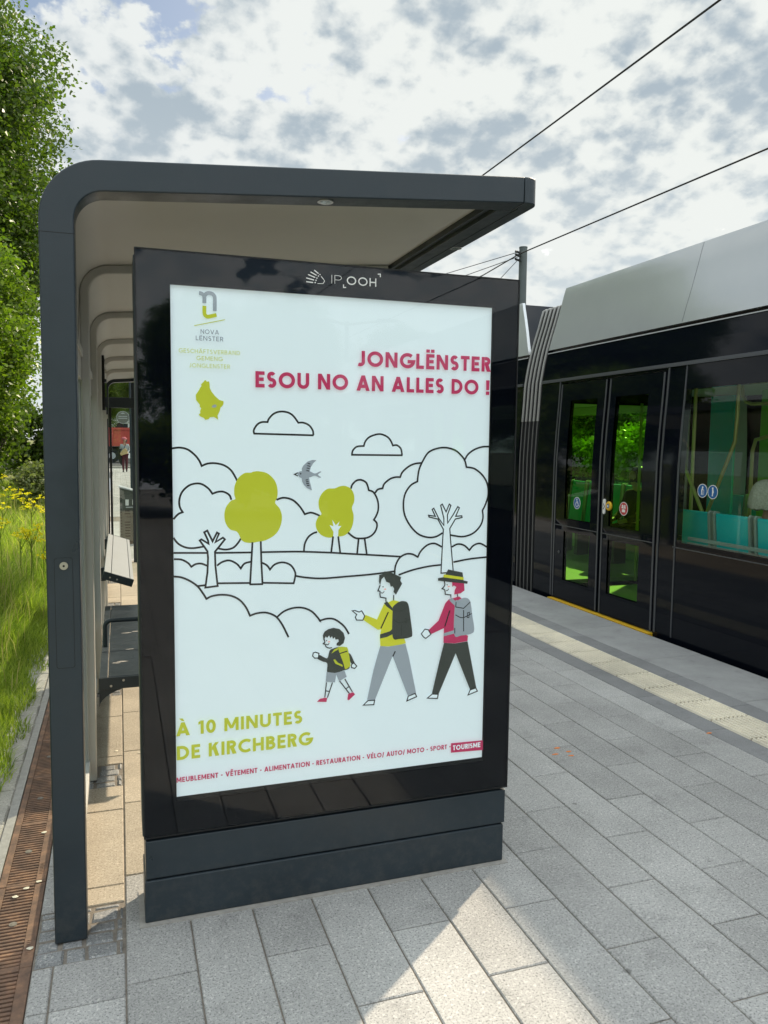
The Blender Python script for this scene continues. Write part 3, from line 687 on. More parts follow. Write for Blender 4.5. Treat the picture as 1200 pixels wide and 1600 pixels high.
# ------------------------------------------------------------------ the advertising panel
ART=[
('l','k',6.5,'380.7,1681.9c 380.7,1695.5 392.8,1713.5 408.1,1721.4 427.3,1721.8c 432.8,1734.4 449.4,1751 471.6,1758.6 496.6,1756.5 516.2,1745.4 534.8,1721.6c 552.9,1721.9 572.8,1713.4 585.9,1695.9 588.3,1679.3c'),
('p','k',6.5,'379.1,1681.9 589.4,1678.8'),
('l','k',6.5,'728.9,1611.6c 733,1627.5 747.7,1640.7 773.3,1643.2c 780.3,1662 798.2,1677.6 831.2,1686.6 858.6,1679 874,1664.8 883.4,1645.9c 898.8,1647.2 914.4,1634.6 919.6,1610.9c'),
('p','k',6.5,'726.6,1611.6 921.5,1610.9'),
('l','k',6.5,'109.3,1629.2 134.4,1632.1 160.1,1625.9 183.3,1607.5 197.2,1588.9 204.8,1571.3c 224.9,1579.4 251.2,1580.5 280.4,1573 304.4,1554.1 324.1,1518.8'),
('l','k',6.5,'302.7,1456.3 295.8,1472.8 277.1,1483.8 258.5,1484 239.3,1477.7c 226.8,1495.1 205.8,1509.8 184.9,1512.6 161.4,1505.2 140.5,1485.1 130.9,1458.6 132.1,1434.5 141.2,1416.7c 126.7,1410.6 110.5,1393.2'),
('l','k',6.5,'109.7,1332.2 125.5,1311.3 148.7,1298.1 174.9,1294.6 209.2,1298.9'),
('l','k',6.5,'257.5,1290.7 283.8,1286 308.2,1291.8 324.6,1307.8 333.9,1322.4'),
('p','k',6.5,'110.1,1280.6 220.6,1276.7'),
('p','k',6.5,'246.2,1275.8 369.8,1273.1'),
('l','k',6.5,'110.9,1259.5 135.3,1257 156,1245.3 167.4,1231.3c 182.2,1239.9 200.7,1240.8 219.2,1233'),
('l','k',6.5,'252.8,1231.6 270.1,1243.6 294.4,1248.2 318.7,1236.2 333.4,1218.9c 346,1235.1 368,1240.9'),
('l','k',6.5,'405.1,1236.7 423.4,1226.4 434.6,1210.8c 451.5,1228.1 479.7,1234.3 508,1223 524,1196.8 522.4,1174.1 518.4,1158.3c 409.3,1165.2'),
('p','k',6.5,'365,1166.8 254.5,1170.9'),
('p','k',6.5,'188.3,1164.8 215.9,1166.2'),
('f','w',0,'213.2,1158.1 220.6,1209.9 223.1,1259.1 221.2,1282.1 209.2,1300.5 196.1,1319.9 201.5,1323.6 225.1,1308.2 223.6,1319.1 211.2,1347.7 221.3,1352.9 238.5,1315.9 253.7,1345.5 260.1,1341.5 248.1,1312.9 273.3,1327.5 279.8,1321.3 259.7,1296.1 246.2,1280.1 247.4,1230.7 254.4,1161.6'),
('q','k',6.5,'213.2,1158.1 220.6,1209.9 223.1,1259.1 221.2,1282.1 209.2,1300.5 196.1,1319.9 201.5,1323.6 225.1,1308.2 223.6,1319.1 211.2,1347.7 221.3,1352.9 238.5,1315.9 253.7,1345.5 260.1,1341.5 248.1,1312.9 273.3,1327.5 279.8,1321.3 259.7,1296.1 246.2,1280.1 247.4,1230.7 254.4,1161.6'),
('g','l',0,'312.5,1475.3 313.8,1502.5 325.8,1529.6 347.5,1547 369.3,1548.6 377.5,1551.8 396.6,1553.5 426.9,1545.7 451.9,1520.8 461.3,1490.3 460.2,1462.6 452.9,1444.4 468.5,1423.6 476.9,1395.6 471.3,1362.1 454.4,1334.6 423.6,1315.9 395.9,1310.1 362.8,1306.6 338.2,1315.7 322.1,1345.4 297.8,1355.3 282.8,1377.6 278.7,1404.9 284.8,1432.1 301.1,1452.6 315.7,1458.9'),
('p','k',6.5,'373.8,1309.1 370.9,1259.2 365,1162.3'),
('p','k',6.5,'362.8,1161.9 410.4,1160.7'),
('p','k',6.5,'402.5,1311 404.5,1235.6 408.2,1160.8'),
('l','k',6.5,'405.8,1273 496.7,1271.5 553.8,1269.5 652.6,1262.7 711.9,1257.1 802.4,1249.2 921,1238.4'),
('l','k',6.5,'457.4,1454.3 482.6,1461.2 513.6,1453.6 539.2,1430.8 558.1,1402.4c 579.3,1407.6 599.6,1401.6 612.3,1395.1'),
('l','k',6.5,'554.9,1269.5 558.3,1297.8 570.9,1321.2 588.2,1333.8 602.7,1338'),
('g','l',0,'609.9,1421.2 608.1,1449.6 619.6,1474.8 639.8,1490.5 666.1,1492.5 683.7,1499.2 704.3,1500.8 725.1,1490.9 737.2,1470.8 738.6,1444.9 730.4,1422.1 736.6,1396.1 735,1367.4 723.3,1338.8 699.6,1322.2 670,1319.6 646.5,1316.8 620.2,1325.5 602.6,1344.8 597.4,1367.6 605.4,1390.2 618.1,1402.4'),
('f','w',0,'661.2,1315.2 662.3,1337.5 652.2,1355 648,1362.5 662.2,1356.4 657.9,1380.5 671,1360.2 684.4,1374.2 678.6,1357.2 691.6,1358 680.5,1342.8 679.5,1317'),
('p','k',6.5,'661.2,1320.9 654.4,1262.6'),
('p','k',6.5,'680,1320.4 688.1,1259.1'),
('l','k',6.5,'726.3,1490.9 730.9,1505.1 745.7,1519.3 763.6,1522.1 781.7,1513.4 789.1,1499 792.8,1484.6c 809.2,1478.7 821.5,1461.2 829.1,1437.9 829.3,1411.8 822.2,1391.6 813.3,1377.2c 824.4,1365.3 824.5,1347.9 813.8,1327.7 792.6,1313.8 765.5,1310.5 741.4,1314.1 716.2,1333.2'),
('p','k',6.5,'756.4,1310.7 750.9,1254'),
('p','k',6.5,'778.7,1311.2 787.8,1251.5'),
('l','k',6.5,'817.1,1474.5 827.3,1487.1 845.6,1491c 851.5,1507.2 872.7,1524.5 894.1,1531.4 912.7,1531.3c 921.7,1550.5 946.3,1570.9 971.1,1580.8 997.5,1583.2'),
('l','k',6.5,'1083.8,1322.3 1058.2,1309.2 1026.2,1307.1 987.8,1320.1 955.8,1350.6 933.3,1389.4 926.5,1427.7 932.2,1468.7 953.6,1500.7 980.3,1515.2c 982.4,1538.7 987.1,1562.1 999.3,1588.5 1020.8,1620.8 1052.3,1635.7 1090.6,1640.2 1129.5,1630.4 1155.9,1609.8 1169.4,1592 1176.5,1568.1c 1209.5,1562.1 1243.2,1537.9 1264.1,1504.6 1269.1,1465.1 1259.3,1428.7 1246.5,1403.4c 1249.2,1374.1 1237.9,1343.8 1208.5,1317.1 1169,1306 1132.8,1310.1 1116.4,1313.6'),
('l','k',6.5,'1168,1593.7 1182,1615.9 1207.8,1634 1240.7,1644.4 1271.9,1645.3'),
('l','k',6.5,'895.7,1173.6 898.4,1204.3 913.6,1233.4 938.4,1247.3 963.6,1246.4 986,1234.9c 998.3,1257.2 1023.5,1278.4 1052.3,1283.5 1081.6,1269.4'),
('l','k',6.5,'1122.6,1268 1146.6,1278.2 1173.1,1272.5 1195.4,1253.5c 1212.9,1271.2 1239.5,1277.7 1270.1,1262'),
('l','k',6.5,'526.4,1184.2 565.5,1176.7 623.7,1171.2 712.5,1174.1 803.1,1177.7 896.8,1185.4'),
('l','k',6.5,'911.3,1171.1 964.6,1186.7 1028.1,1197.9 1080.9,1201.8'),
('l','k',6.5,'1130.3,1210.1 1197.5,1219.8 1272.4,1224.4'),
('f','w',0,'1080.2,1170.3 1084.4,1293.4 1086.8,1335.4 1063.5,1374.9 1028.1,1383.4 1026.1,1389.4 1053.6,1385.2 1040.4,1411.1 1046.7,1415.2 1066.6,1377.8 1088.4,1350.4 1087.9,1377.4 1074.1,1425.5 1080.5,1430.1 1096.5,1401.2 1108.9,1429.7 1115.5,1424.8 1102,1389.1 1103.8,1359 1124.7,1388.6 1143.6,1419.6 1150.3,1415.3 1135.9,1383.6 1160.8,1384.9 1162.2,1378.9 1134.8,1373.4 1112.7,1337.8 1116.9,1292.4 1130.4,1171.8'),
('q','k',4.6,'1080.2,1170.3 1084.4,1293.4 1086.8,1335.4 1063.5,1374.9 1028.1,1383.4 1026.1,1389.4 1053.6,1385.2 1040.4,1411.1 1046.7,1415.2 1066.6,1377.8 1088.4,1350.4 1087.9,1377.4 1074.1,1425.5 1080.5,1430.1 1096.5,1401.2 1108.9,1429.7 1115.5,1424.8 1102,1389.1 1103.8,1359 1124.7,1388.6 1143.6,1419.6 1150.3,1415.3 1135.9,1383.6 1160.8,1384.9 1162.2,1378.9 1134.8,1373.4 1112.7,1337.8 1116.9,1292.4 1130.4,1171.8'),
('l','k',6.5,'108.7,1201.2 134.7,1196.8 161.8,1183.7 186.7,1164.5 204.9,1138.9 216.2,1119.2c 234.8,1127.8 267.5,1130.8 300.3,1125.2 328.6,1109.2 349.9,1082.8 364.1,1051.7c 385.8,1058.7 414.8,1060.3 439.2,1053 458.8,1039.4 478.4,1010.9 499.7,966.2'),
('l','k',6.5,'458.8,1040.9 483.4,1060.2 518,1070.5 553,1068.5 583.2,1054.2 603.5,1032.9 614.8,1017.1c 615.7,1019.1 640.8,1024.3 666.2,1020.9 691.7,1003.6 707.8,986.9 722.1,962.6'),
('g','g',0,'531.6,1545.5 539,1552.2 553.2,1553.8 573.2,1553.8 593.3,1545.4 610.6,1552.1 616.3,1550.9 604.8,1541.4 615.8,1532.4 609.5,1530.7 593.3,1537.5 573.3,1531.4 553.3,1528.7 539,1532.7'),
('f','g',0,'547.5,1548.8 546.4,1562.2 552,1573.3 567.4,1587.3 584.5,1592.9 598.9,1591.9 587.4,1581.8 578.9,1567.8 574.4,1549.9'),
('f','g',0,'545.3,1534.3 547.6,1517.6 554.4,1505.2 565.9,1493.9 583.1,1485.9 579.1,1503.4 575,1517.4 572.1,1535.3'),
('p','k',4,'532.8,1548.3 520.9,1542.7 532.8,1537.1'),
('f','k',0,'539.6,1546.6 542.4,1547.7 545.3,1545.5 544.7,1542.1 540.7,1542.1'),
('p','k',3.4,'567.4,1581.7 577.1,1578.4'),
('p','k',3.4,'565.7,1573.4 577.2,1570'),
('p','k',3.4,'564,1565 574.9,1562.2'),
('p','k',3.4,'562.3,1556.6 573.2,1553.8'),
('p','k',3.4,'560.1,1522.5 569.3,1523.6'),
('p','k',3.4,'561.3,1516.4 571,1516.9'),
('p','k',3.4,'562.4,1510.2 572.2,1510.1'),
('p','k',3.4,'564.7,1503.5 573.9,1503.4'),
('f','l',0,'214.2,1851.7 217.4,1856.5 222,1855.1 223.6,1851.4 230.8,1852.9 232.9,1846 233.7,1830.3 239,1819.4 249.9,1805.4 264,1792.5 278.2,1788.7 278.1,1779.2 273.3,1771.1 268.5,1767.8 265.3,1754.9 258.2,1740.4 260.3,1726.1 252.4,1732.3 246.2,1735.4 233.5,1734.5 228.8,1728 217.8,1725.2 213.1,1731.5 202.2,1736 196,1742.2 202.3,1747.1 200.8,1753.4 205,1763 199.4,1769.2 201,1774 188.7,1789.4 187.4,1806.7 198.4,1822.8 201.6,1830.8 206.3,1835.7 204.8,1841.9'),
('f','g',0,'239.2,1767 241.7,1773.4 248.1,1776.8 255,1775.4 255,1770.6 251.1,1766.7'),
('l','g',12.2,'201.4,2138.7 209.1,2137.7 215.9,2132.6 218.3,2125 218.1,2107.4'),
('l','g',12.2,'218,2129.7 224.6,2138.2 233.9,2141 243.8,2139.2 250.6,2131.9 252.1,2121.2 251.8,2083.8'),
('l','l',12.2,'218.3,2098.7 218.1,2077 220.8,2067.9 228.6,2064.3 239.5,2066.5 257.3,2071.7'),
('p','l',2.4,'185,2032.5 284.8,2057.7'),
('p','k',4,'638.8,791 632.7,735.3'),
('p','k',4,'661.1,788.3 642.2,733.1'),
('p','k',4,'686.6,793 725.6,740.4'),
('p','k',4,'707.2,797.5 736.6,745.8'),
('p','k',3.5,'635.7,759.7 649.7,755.8'),
('p','k',3.5,'711.3,759.6 723.5,767.4'),
('l','k',4,'627.9,953 631.8,939 625.5,934.4 633.1,930.8 636.9,921.7 647.7,916.5 658.5,917'),
('g','d',0,'641.8,826.6 641,860 622.6,869.6 605.6,879.8 603.6,888.7 613.1,893.5 628.8,884.2 642.2,880.6 649.6,906.4 663.6,914.1 683.9,916.3 708.4,901.9 727.8,887.7 739.6,864.6 743.6,853.5 731.3,852.6 722.8,869.1 724.9,837.2 702.4,829 670.4,822.9'),
('g','l',0,'681.4,913.4 687.8,917.9 708.3,915.8 718,907.4 728.1,849.7 723,840.6 708.8,834.2 701,858.2'),
('f','l',0,'656,895.2 666.8,910.1 681.4,915.2 680.2,907.8 670,903.6'),
('f','l',0,'663.8,872.6 671.5,856.9 699.1,843.2 697.8,850.9 681.1,859.9 670.2,873.3'),
('p','k',4.2,'687.9,893.4 715.5,900.1'),
('f','d',0,'626.7,945.6 624.1,964.4 630.3,977.7 644.2,986.1 663.2,989.8 685.4,984 701.5,968.5 706.8,949.2 701.8,930.7 687.7,921.1 675,924.5 676.2,932.6 683.8,938.3 681.2,946.7 671,946.1 668.4,955.1 662.1,949.3 658.2,958.9 651.9,953.1 647.4,962.8 639.9,954.6 634.8,960.6 630.4,951.5'),
('f','k',0,'635.5,946.2 638.7,946.6 640.6,943.3 637.4,941.7'),
('l','k',3,'636.8,932.4 642.6,928.8 647.6,934.1'),
('g','p',0,'642.5,940.1 647.6,942.2 652,939.4 646.9,937.2'),
('f','w',0,'586.7,892.5 589.2,903.5 597.3,905.4 609.9,900 608.1,883.3 594.3,883.8'),
('q','k',4,'586.7,892.5 589.2,903.5 597.3,905.4 609.9,900 608.1,883.3 594.3,883.8'),
('f','w',0,'731.3,848.2 741,855 752.1,841.4 744.4,833.7 732,837.9'),
('q','k',4,'731.3,848.2 741,855 752.1,841.4 744.4,833.7 732,837.9'),
('f','g',0,'638.6,829.4 670.4,822.9 705.7,828.7 714.2,805.2 686.6,791.1 682.1,797.8 674.9,816.2 669.4,788.2 635.6,793.8'),
('f','r',0,'603,722.4 613.7,732.1 632.7,734.7 641.6,732.6 638.5,718.3'),
('f','r',0,'719.8,739.7 738.6,745.6 746.5,736.5 722.6,716.4 717.4,719.5'),
('p','k',4.2,'861.8,1089.3 862,1074.1'),
('p','k',4.2,'891.6,1097.9 891.8,1076.2'),
('l','k',4.4,'838.8,1136.7 830.5,1116.3c 838.4,1113.4 838.6,1103.2 840,1092.4c 861.8,1087.4'),
('f','d',0,'834.1,1149.5 835.2,1174.7 848.9,1178.5 855.4,1187 876.6,1183.6 901.9,1171.7 920.1,1162.7 916.9,1150.1 924.4,1138.9 900.9,1098.7 890.8,1108.8 893.3,1121.4 886.5,1131.2 879.9,1129 875.7,1143.1 862.4,1148.2 853.6,1167.6 843.9,1158.5 838.8,1136.1'),
('f','k',0,'847.4,1131.8 850.7,1132.9 852.8,1129.1 849.5,1127.3'),
('l','k',3,'842.4,1109.4 848.4,1107.1 854.9,1113.1'),
('g','p',0,'852.8,1121.5 858.1,1123.7 863.4,1120.9 858.2,1118.7'),
('f','y',0,'842,909.6 839.6,949.4 844.6,972 831.4,971.6 775.4,1011.5 783.7,1029.9 827.7,1010 853.5,1064.4 889.8,1078.9 913.2,1072.5 931.8,943 942.4,913.1 905.4,906.2 872,906.1'),
('f','d',0,'854.1,1069.4 866.6,1075.7 888.2,1048.4 888.3,1038.2 863.5,1057.5'),
('f','d',0,'840.2,953.8 877.9,962.8 889.8,971.6 890.1,951 868.2,942.3 840.4,937.9'),
('g','d',0,'888.3,1042 891.4,1055.9 909.9,1069.5 930,1072.9 949,1060.9 959.3,1005.6 967,947 959,934.6 918.5,931 889.5,940.8'),
('p','k',5,'871.7,1035.4 843.3,976'),
('l','e',2,'893.6,1041.7 917.1,1035.8 943.8,1048.4'),
('l','e',2,'892,1006.6 917.7,992.2 958,1002.5'),
('p','e',2.2,'923.2,982.2 923.7,945.5'),
('q','e',2,'937.7,1007 944.4,1007.8 943.3,990.5 936.5,991'),
('f','w',0,'733,1048 743.3,1048.7 758.9,1042.1 768.6,1045.9 780.4,1026.3 773.4,1011 749.4,1013.1 744.8,1024.1 749.9,1033.8'),
('q','k',4,'733,1048 743.3,1048.7 758.9,1042.1 768.6,1045.9 780.4,1026.3 773.4,1011 749.4,1013.1 744.8,1024.1 749.9,1033.8'),
('f','g',0,'841.4,910.3 872,905.4 940.4,911.4 954.7,860.3 985.5,719.7 952,713 891.2,865.4 888.5,865.6 822.3,707.3 792.5,712.2 816.5,823.2'),
('p','k',5,'900.3,885.9 891.1,867.3'),
('f','w',0,'795.9,708.6 778.2,693 818.5,690.9 821.6,707.4'),
('q','k',4.4,'795.9,708.6 778.2,693 818.5,690.9 821.6,707.4'),
('f','w',0,'954.1,710.2 948.9,692.4 987.8,705 982.1,718.1'),
('q','k',4.4,'954.1,710.2 948.9,692.4 987.8,705 982.1,718.1'),
('p','k',4.2,'1120.4,1088.5 1120.7,1075.4'),
('p','k',4.2,'1146.4,1091 1148.8,1075.2'),
('l','k',4.4,'1092.2,1140.6 1094.6,1124.3 1083.7,1111.8c 1094.2,1106.8 1097.4,1089.7c 1120.5,1085.9'),
('f','r',0,'1124.4,1135.2 1173.8,1128.9 1176.5,1100.6 1160.5,1090.3 1133.8,1087.1 1136.2,1104.6 1142.3,1115.4 1131.7,1121.8 1125.5,1116.9'),
('f','d',0,'1066.3,1152.8 1091.2,1155.6 1107.4,1184 1166.5,1169.8 1172.2,1138.8 1189.2,1134.8 1187.3,1125.7 1127.9,1133.7 1066.5,1143.1'),
('f','y',0,'1090.3,1166 1171.2,1151.3 1172.1,1140.8 1087.8,1155.1'),
('f','k',0,'1101.5,1127.2 1105,1128.3 1107.1,1124.3 1103.7,1123.2'),
('l','k',3,'1099.2,1104.6 1105.4,1103.6 1110.9,1110.5'),
('g','p',0,'1105.8,1119.2 1110.7,1121.6 1116.3,1118.7 1110.8,1116.3'),
('f','r',0,'1093.2,904.1 1094.2,960.5 1041.1,940.6 1031.2,956.9 1071.4,990.8 1098,1055.8 1111.7,1069.4 1153.7,1078.9 1168,1068.3 1185.3,928.6 1194.6,924.6 1193,903.5 1139.8,898.7'),
('f','g',0,'1111.7,1070.7 1125.6,1075.1 1143.6,1056.5 1141.1,1040.2 1118.9,1061.1'),
('f','g',0,'1093.2,940.9 1135.9,949.8 1137.6,936.5 1093.4,929.1'),
('g','g',0,'1138,1053.5 1150.4,1064.6 1178.6,1072.3 1200.2,1057.9 1210.7,1003.2 1219.9,949.5 1210.2,932.2 1167.5,927.2 1136.9,933.9'),
('p','k',3.6,'1142.1,1057.9 1141.1,1038.9 1173.8,1031.8 1201.7,1055.2'),
('l','k',3.4,'1140.3,1008.8 1169.6,995.8 1208.4,1009.9'),
('p','k',3.8,'1173.9,1025.2 1175.7,942.5'),
('q','k',3,'1190.5,1013.6 1198.3,1015.2 1196.6,994.8 1189.5,995.2'),
('p','k',5,'1116.7,1027.2 1097.6,966.8'),
('p','k',3.6,'1138.5,958.2 1139,937.1'),
('f','w',0,'1002.5,945.2 1016.6,961.8 1030.4,958.9 1041.1,940.6 1020.7,926.3 1010.2,933.6'),
('q','k',4,'1002.5,945.2 1016.6,961.8 1030.4,958.9 1041.1,940.6 1020.7,926.3 1010.2,933.6'),
('f','d',0,'1095.3,903.9 1139.8,898.1 1193,902.8 1233.9,717.2 1208,710.9 1144.1,860 1076.6,706.5 1049.2,712.4 1077.8,834.1'),
('f','w',0,'1050.7,709.6 1030.8,695.6 1072,690.3 1075.2,706.6'),
('q','k',4.4,'1050.7,709.6 1030.8,695.6 1072,690.3 1075.2,706.6'),
('f','w',0,'1208,710.9 1199.8,692.1 1238.6,703.3 1231.8,716.8'),
('q','k',4.4,'1208,710.9 1199.8,692.1 1238.6,703.3 1231.8,716.8'),
('f','r',0,'1131.5,508 1266.8,504.5 1270.1,465.1 1132.2,470.5')]
TEXTS=[('NOVA', 'n', 14.4, 0.12, 204.8, 264.0, 2007.2), ('LËNSTER', 'n', 14.4, 0.12, 189.1, 278.1, 1985.4), ('GESCHÄFTSVERBAND', 'l', 13.4, 0.12, 134.1, 333.3, 1943.0), ('GEMENG', 'l', 13.4, 0.12, 190.6, 276.0, 1920.8), ('JONGLENSTER', 'l', 13.4, 0.12, 167.3, 299.7, 1896.4), ('JONGLËNSTER', 'r', 53.8, 0.215, 748.3, 1263.0, 1923.8), ('ESOU NO AN ALLES DO !', 'r', 54.0, 0.215, 384.5, 1261.2, 1838.2), ('À 10 MINUTES', 'l', 47.1, 0.205, 110.2, 548.6, 650.6), ('DE KIRCHBERG', 'l', 48.6, 0.205, 111.5, 584.6, 566.6), ('MEUBLEMENT - VÊTEMENT - ALIMENTATION - RESTAURATION - VÉLO/ AUTO/ MOTO - SPORT -', 'r', 18.2, 0.21, 109.6, 1130.5, 487.2), ('TOURISME', 'w', 19.5, 0.21, 1139.8, 1256.6, 478.8)]
LOGO=[
('p','x',3.6,'585.2,2239.8 600.2,2229.3'),
('p','x',3.6,'572.2,2232.8 593.4,2223'),
('p','x',3.6,'563.6,2223.5 588.7,2215.2'),
('p','x',3.6,'557.4,2211.6 584.5,2206.6'),
('p','x',3.6,'557.5,2199.1 581.4,2197.9'),
('p','x',2,'609.4,2221.8 612.8,2216.5 616.2,2213.5'),
('p','x',2,'611.5,2218.9 622.1,2206.5 616,2196.8 597.1,2195.8'),
('p','x',3.4,'689.1,2199.6 689.2,2189.3 698.5,2190'),
('p','x',3.4,'813.2,2243.9 822.8,2244.6 822.9,2234.4'),
('f','x',0,'607.8,2226.9 607.1,2225.2 605.4,2224.5 603.8,2225 603,2226.5 603.7,2228.2 605.4,2229 607.1,2228.4'),
('f','x',0,'602,2221.2 601.3,2219.6 599.7,2218.8 598,2219.3 597.3,2220.8 598,2222.5 599.7,2223.3 601.3,2222.7'),
('f','x',0,'597.1,2214.1 596.4,2212.4 594.7,2211.7 593,2212.2 592.4,2213.7 593,2215.4 594.7,2216.1 596.4,2215.6'),
('f','x',0,'593.9,2206.4 593.3,2204.7 591.6,2203.9 589.9,2204.5 589.2,2206 589.9,2207.6 591.6,2208.4 593.3,2207.9'),
('f','x',0,'591.1,2198.6 590.4,2197 588.8,2196.2 587.1,2196.8 586.4,2198.3 587.1,2199.9 588.7,2200.7 590.4,2200.2')]
LOGOTEXT=[('IP', 'x', 28.9, 0.05, 646.1, 682.6, 2199.6), ('OOH', 'x', 28.4, 0.13, 700.6, 808.3, 2200.1)]
ART_MATS = 'wkldgryenpx'
ART_COL = {'w': (0.645, 0.745, 0.775), 'k': (0.004, 0.004, 0.0045), 'l': (0.41, 0.45, 0.018), 'd': (0.030, 0.036, 0.030), 'g': (0.25, 0.29, 0.325),
           'r': (0.40, 0.020, 0.085), 'y': (0.50, 0.51, 0.020), 'e': (0.012, 0.015, 0.012), 'n': (0.10, 0.12, 0.16), 'p': (0.74, 0.34, 0.29), 'x': (0.78, 0.78, 0.76)}
PRINT = [principled('print_' + n, ART_COL[n], 0.6, emit=(0.28 if n != 'x' else 0.0)) for n in ART_MATS]
def parse(s):
    r = []
    for t in s.split():
        c = t.endswith('c'); x, z = t.rstrip('c').split(','); r.append((float(x) / 1000, float(z) / 1000, c))
    return r
def spline(pts, closed=False, n=6):
    """Catmull-Rom through the points; a point marked as corner breaks the curve"""
    def run(seg, cyc):
        P = [Vector(p) for p in seg]; out = []; m = len(P)
        for i in range(m if cyc else m - 1):
            p0 = P[i - 1] if (cyc or i > 0) else P[0]; p1 = P[i]; p2 = P[(i + 1) % m]; p3 = P[(i + 2) % m] if (cyc or i + 2 < m) else P[-1]
            for k in range(n):
                t = k / n
                out.append(0.5 * ((2 * p1) + (p2 - p0) * t + (2 * p0 - 5 * p1 + 4 * p2 - p3) * t * t + (3 * p1 - p0 - 3 * p2 + p3) * t ** 3))
        if not cyc: out.append(P[-1])
        return out
    if closed: return run([(a, b) for a, b, c in pts], True)
    res = []; cur = []
    for a, b, c in pts:
        cur.append((a, b))
        if c and len(cur) > 1:
            r = run(cur, False); res += r if not res else r[1:]; cur = [(a, b)]
    if len(cur) > 1:
        r = run(cur, False); res += r if not res else r[1:]
    return res
def ribbon(mb, pts, w, y, m, closed=False):
    P = [Vector((p[0], p[1])) for p in pts]; Q = [P[0]]
    for p in P[1:]:
        if (p - Q[-1]).length > 1e-5: Q.append(p)
    if closed and (Q[0] - Q[-1]).length < 1e-5: Q.pop()
    P = Q; n = len(P)
    if n < 2: return
    L = []; R = []
    for i in range(n):
        a = P[i - 1] if (closed or i > 0) else None; b = P[(i + 1) % n] if (closed or i < n - 1) else None
        d1 = (P[i] - a).normalized() if a is not None else None; d2 = (b - P[i]).normalized() if b is not None else None
        if d1 is None: d1 = d2
        if d2 is None: d2 = d1
        n1 = Vector((-d1.y, d1.x)); n2 = Vector((-d2.y, d2.x)); s = n1 + n2
        if s.length < 1e-4: s = n1
        s.normalize(); k = min(1.0 / max(s.dot(n1), 0.3), 2.2)
        o = s * (w / 2 * k); L.append(P[i] + o); R.append(P[i] - o)
    rows = [[(l.x, y, l.y), (r.x, y, r.y)] for l, r in zip(L, R)]
    if closed: rows.append(rows[0])
    mb.grid(rows, m)
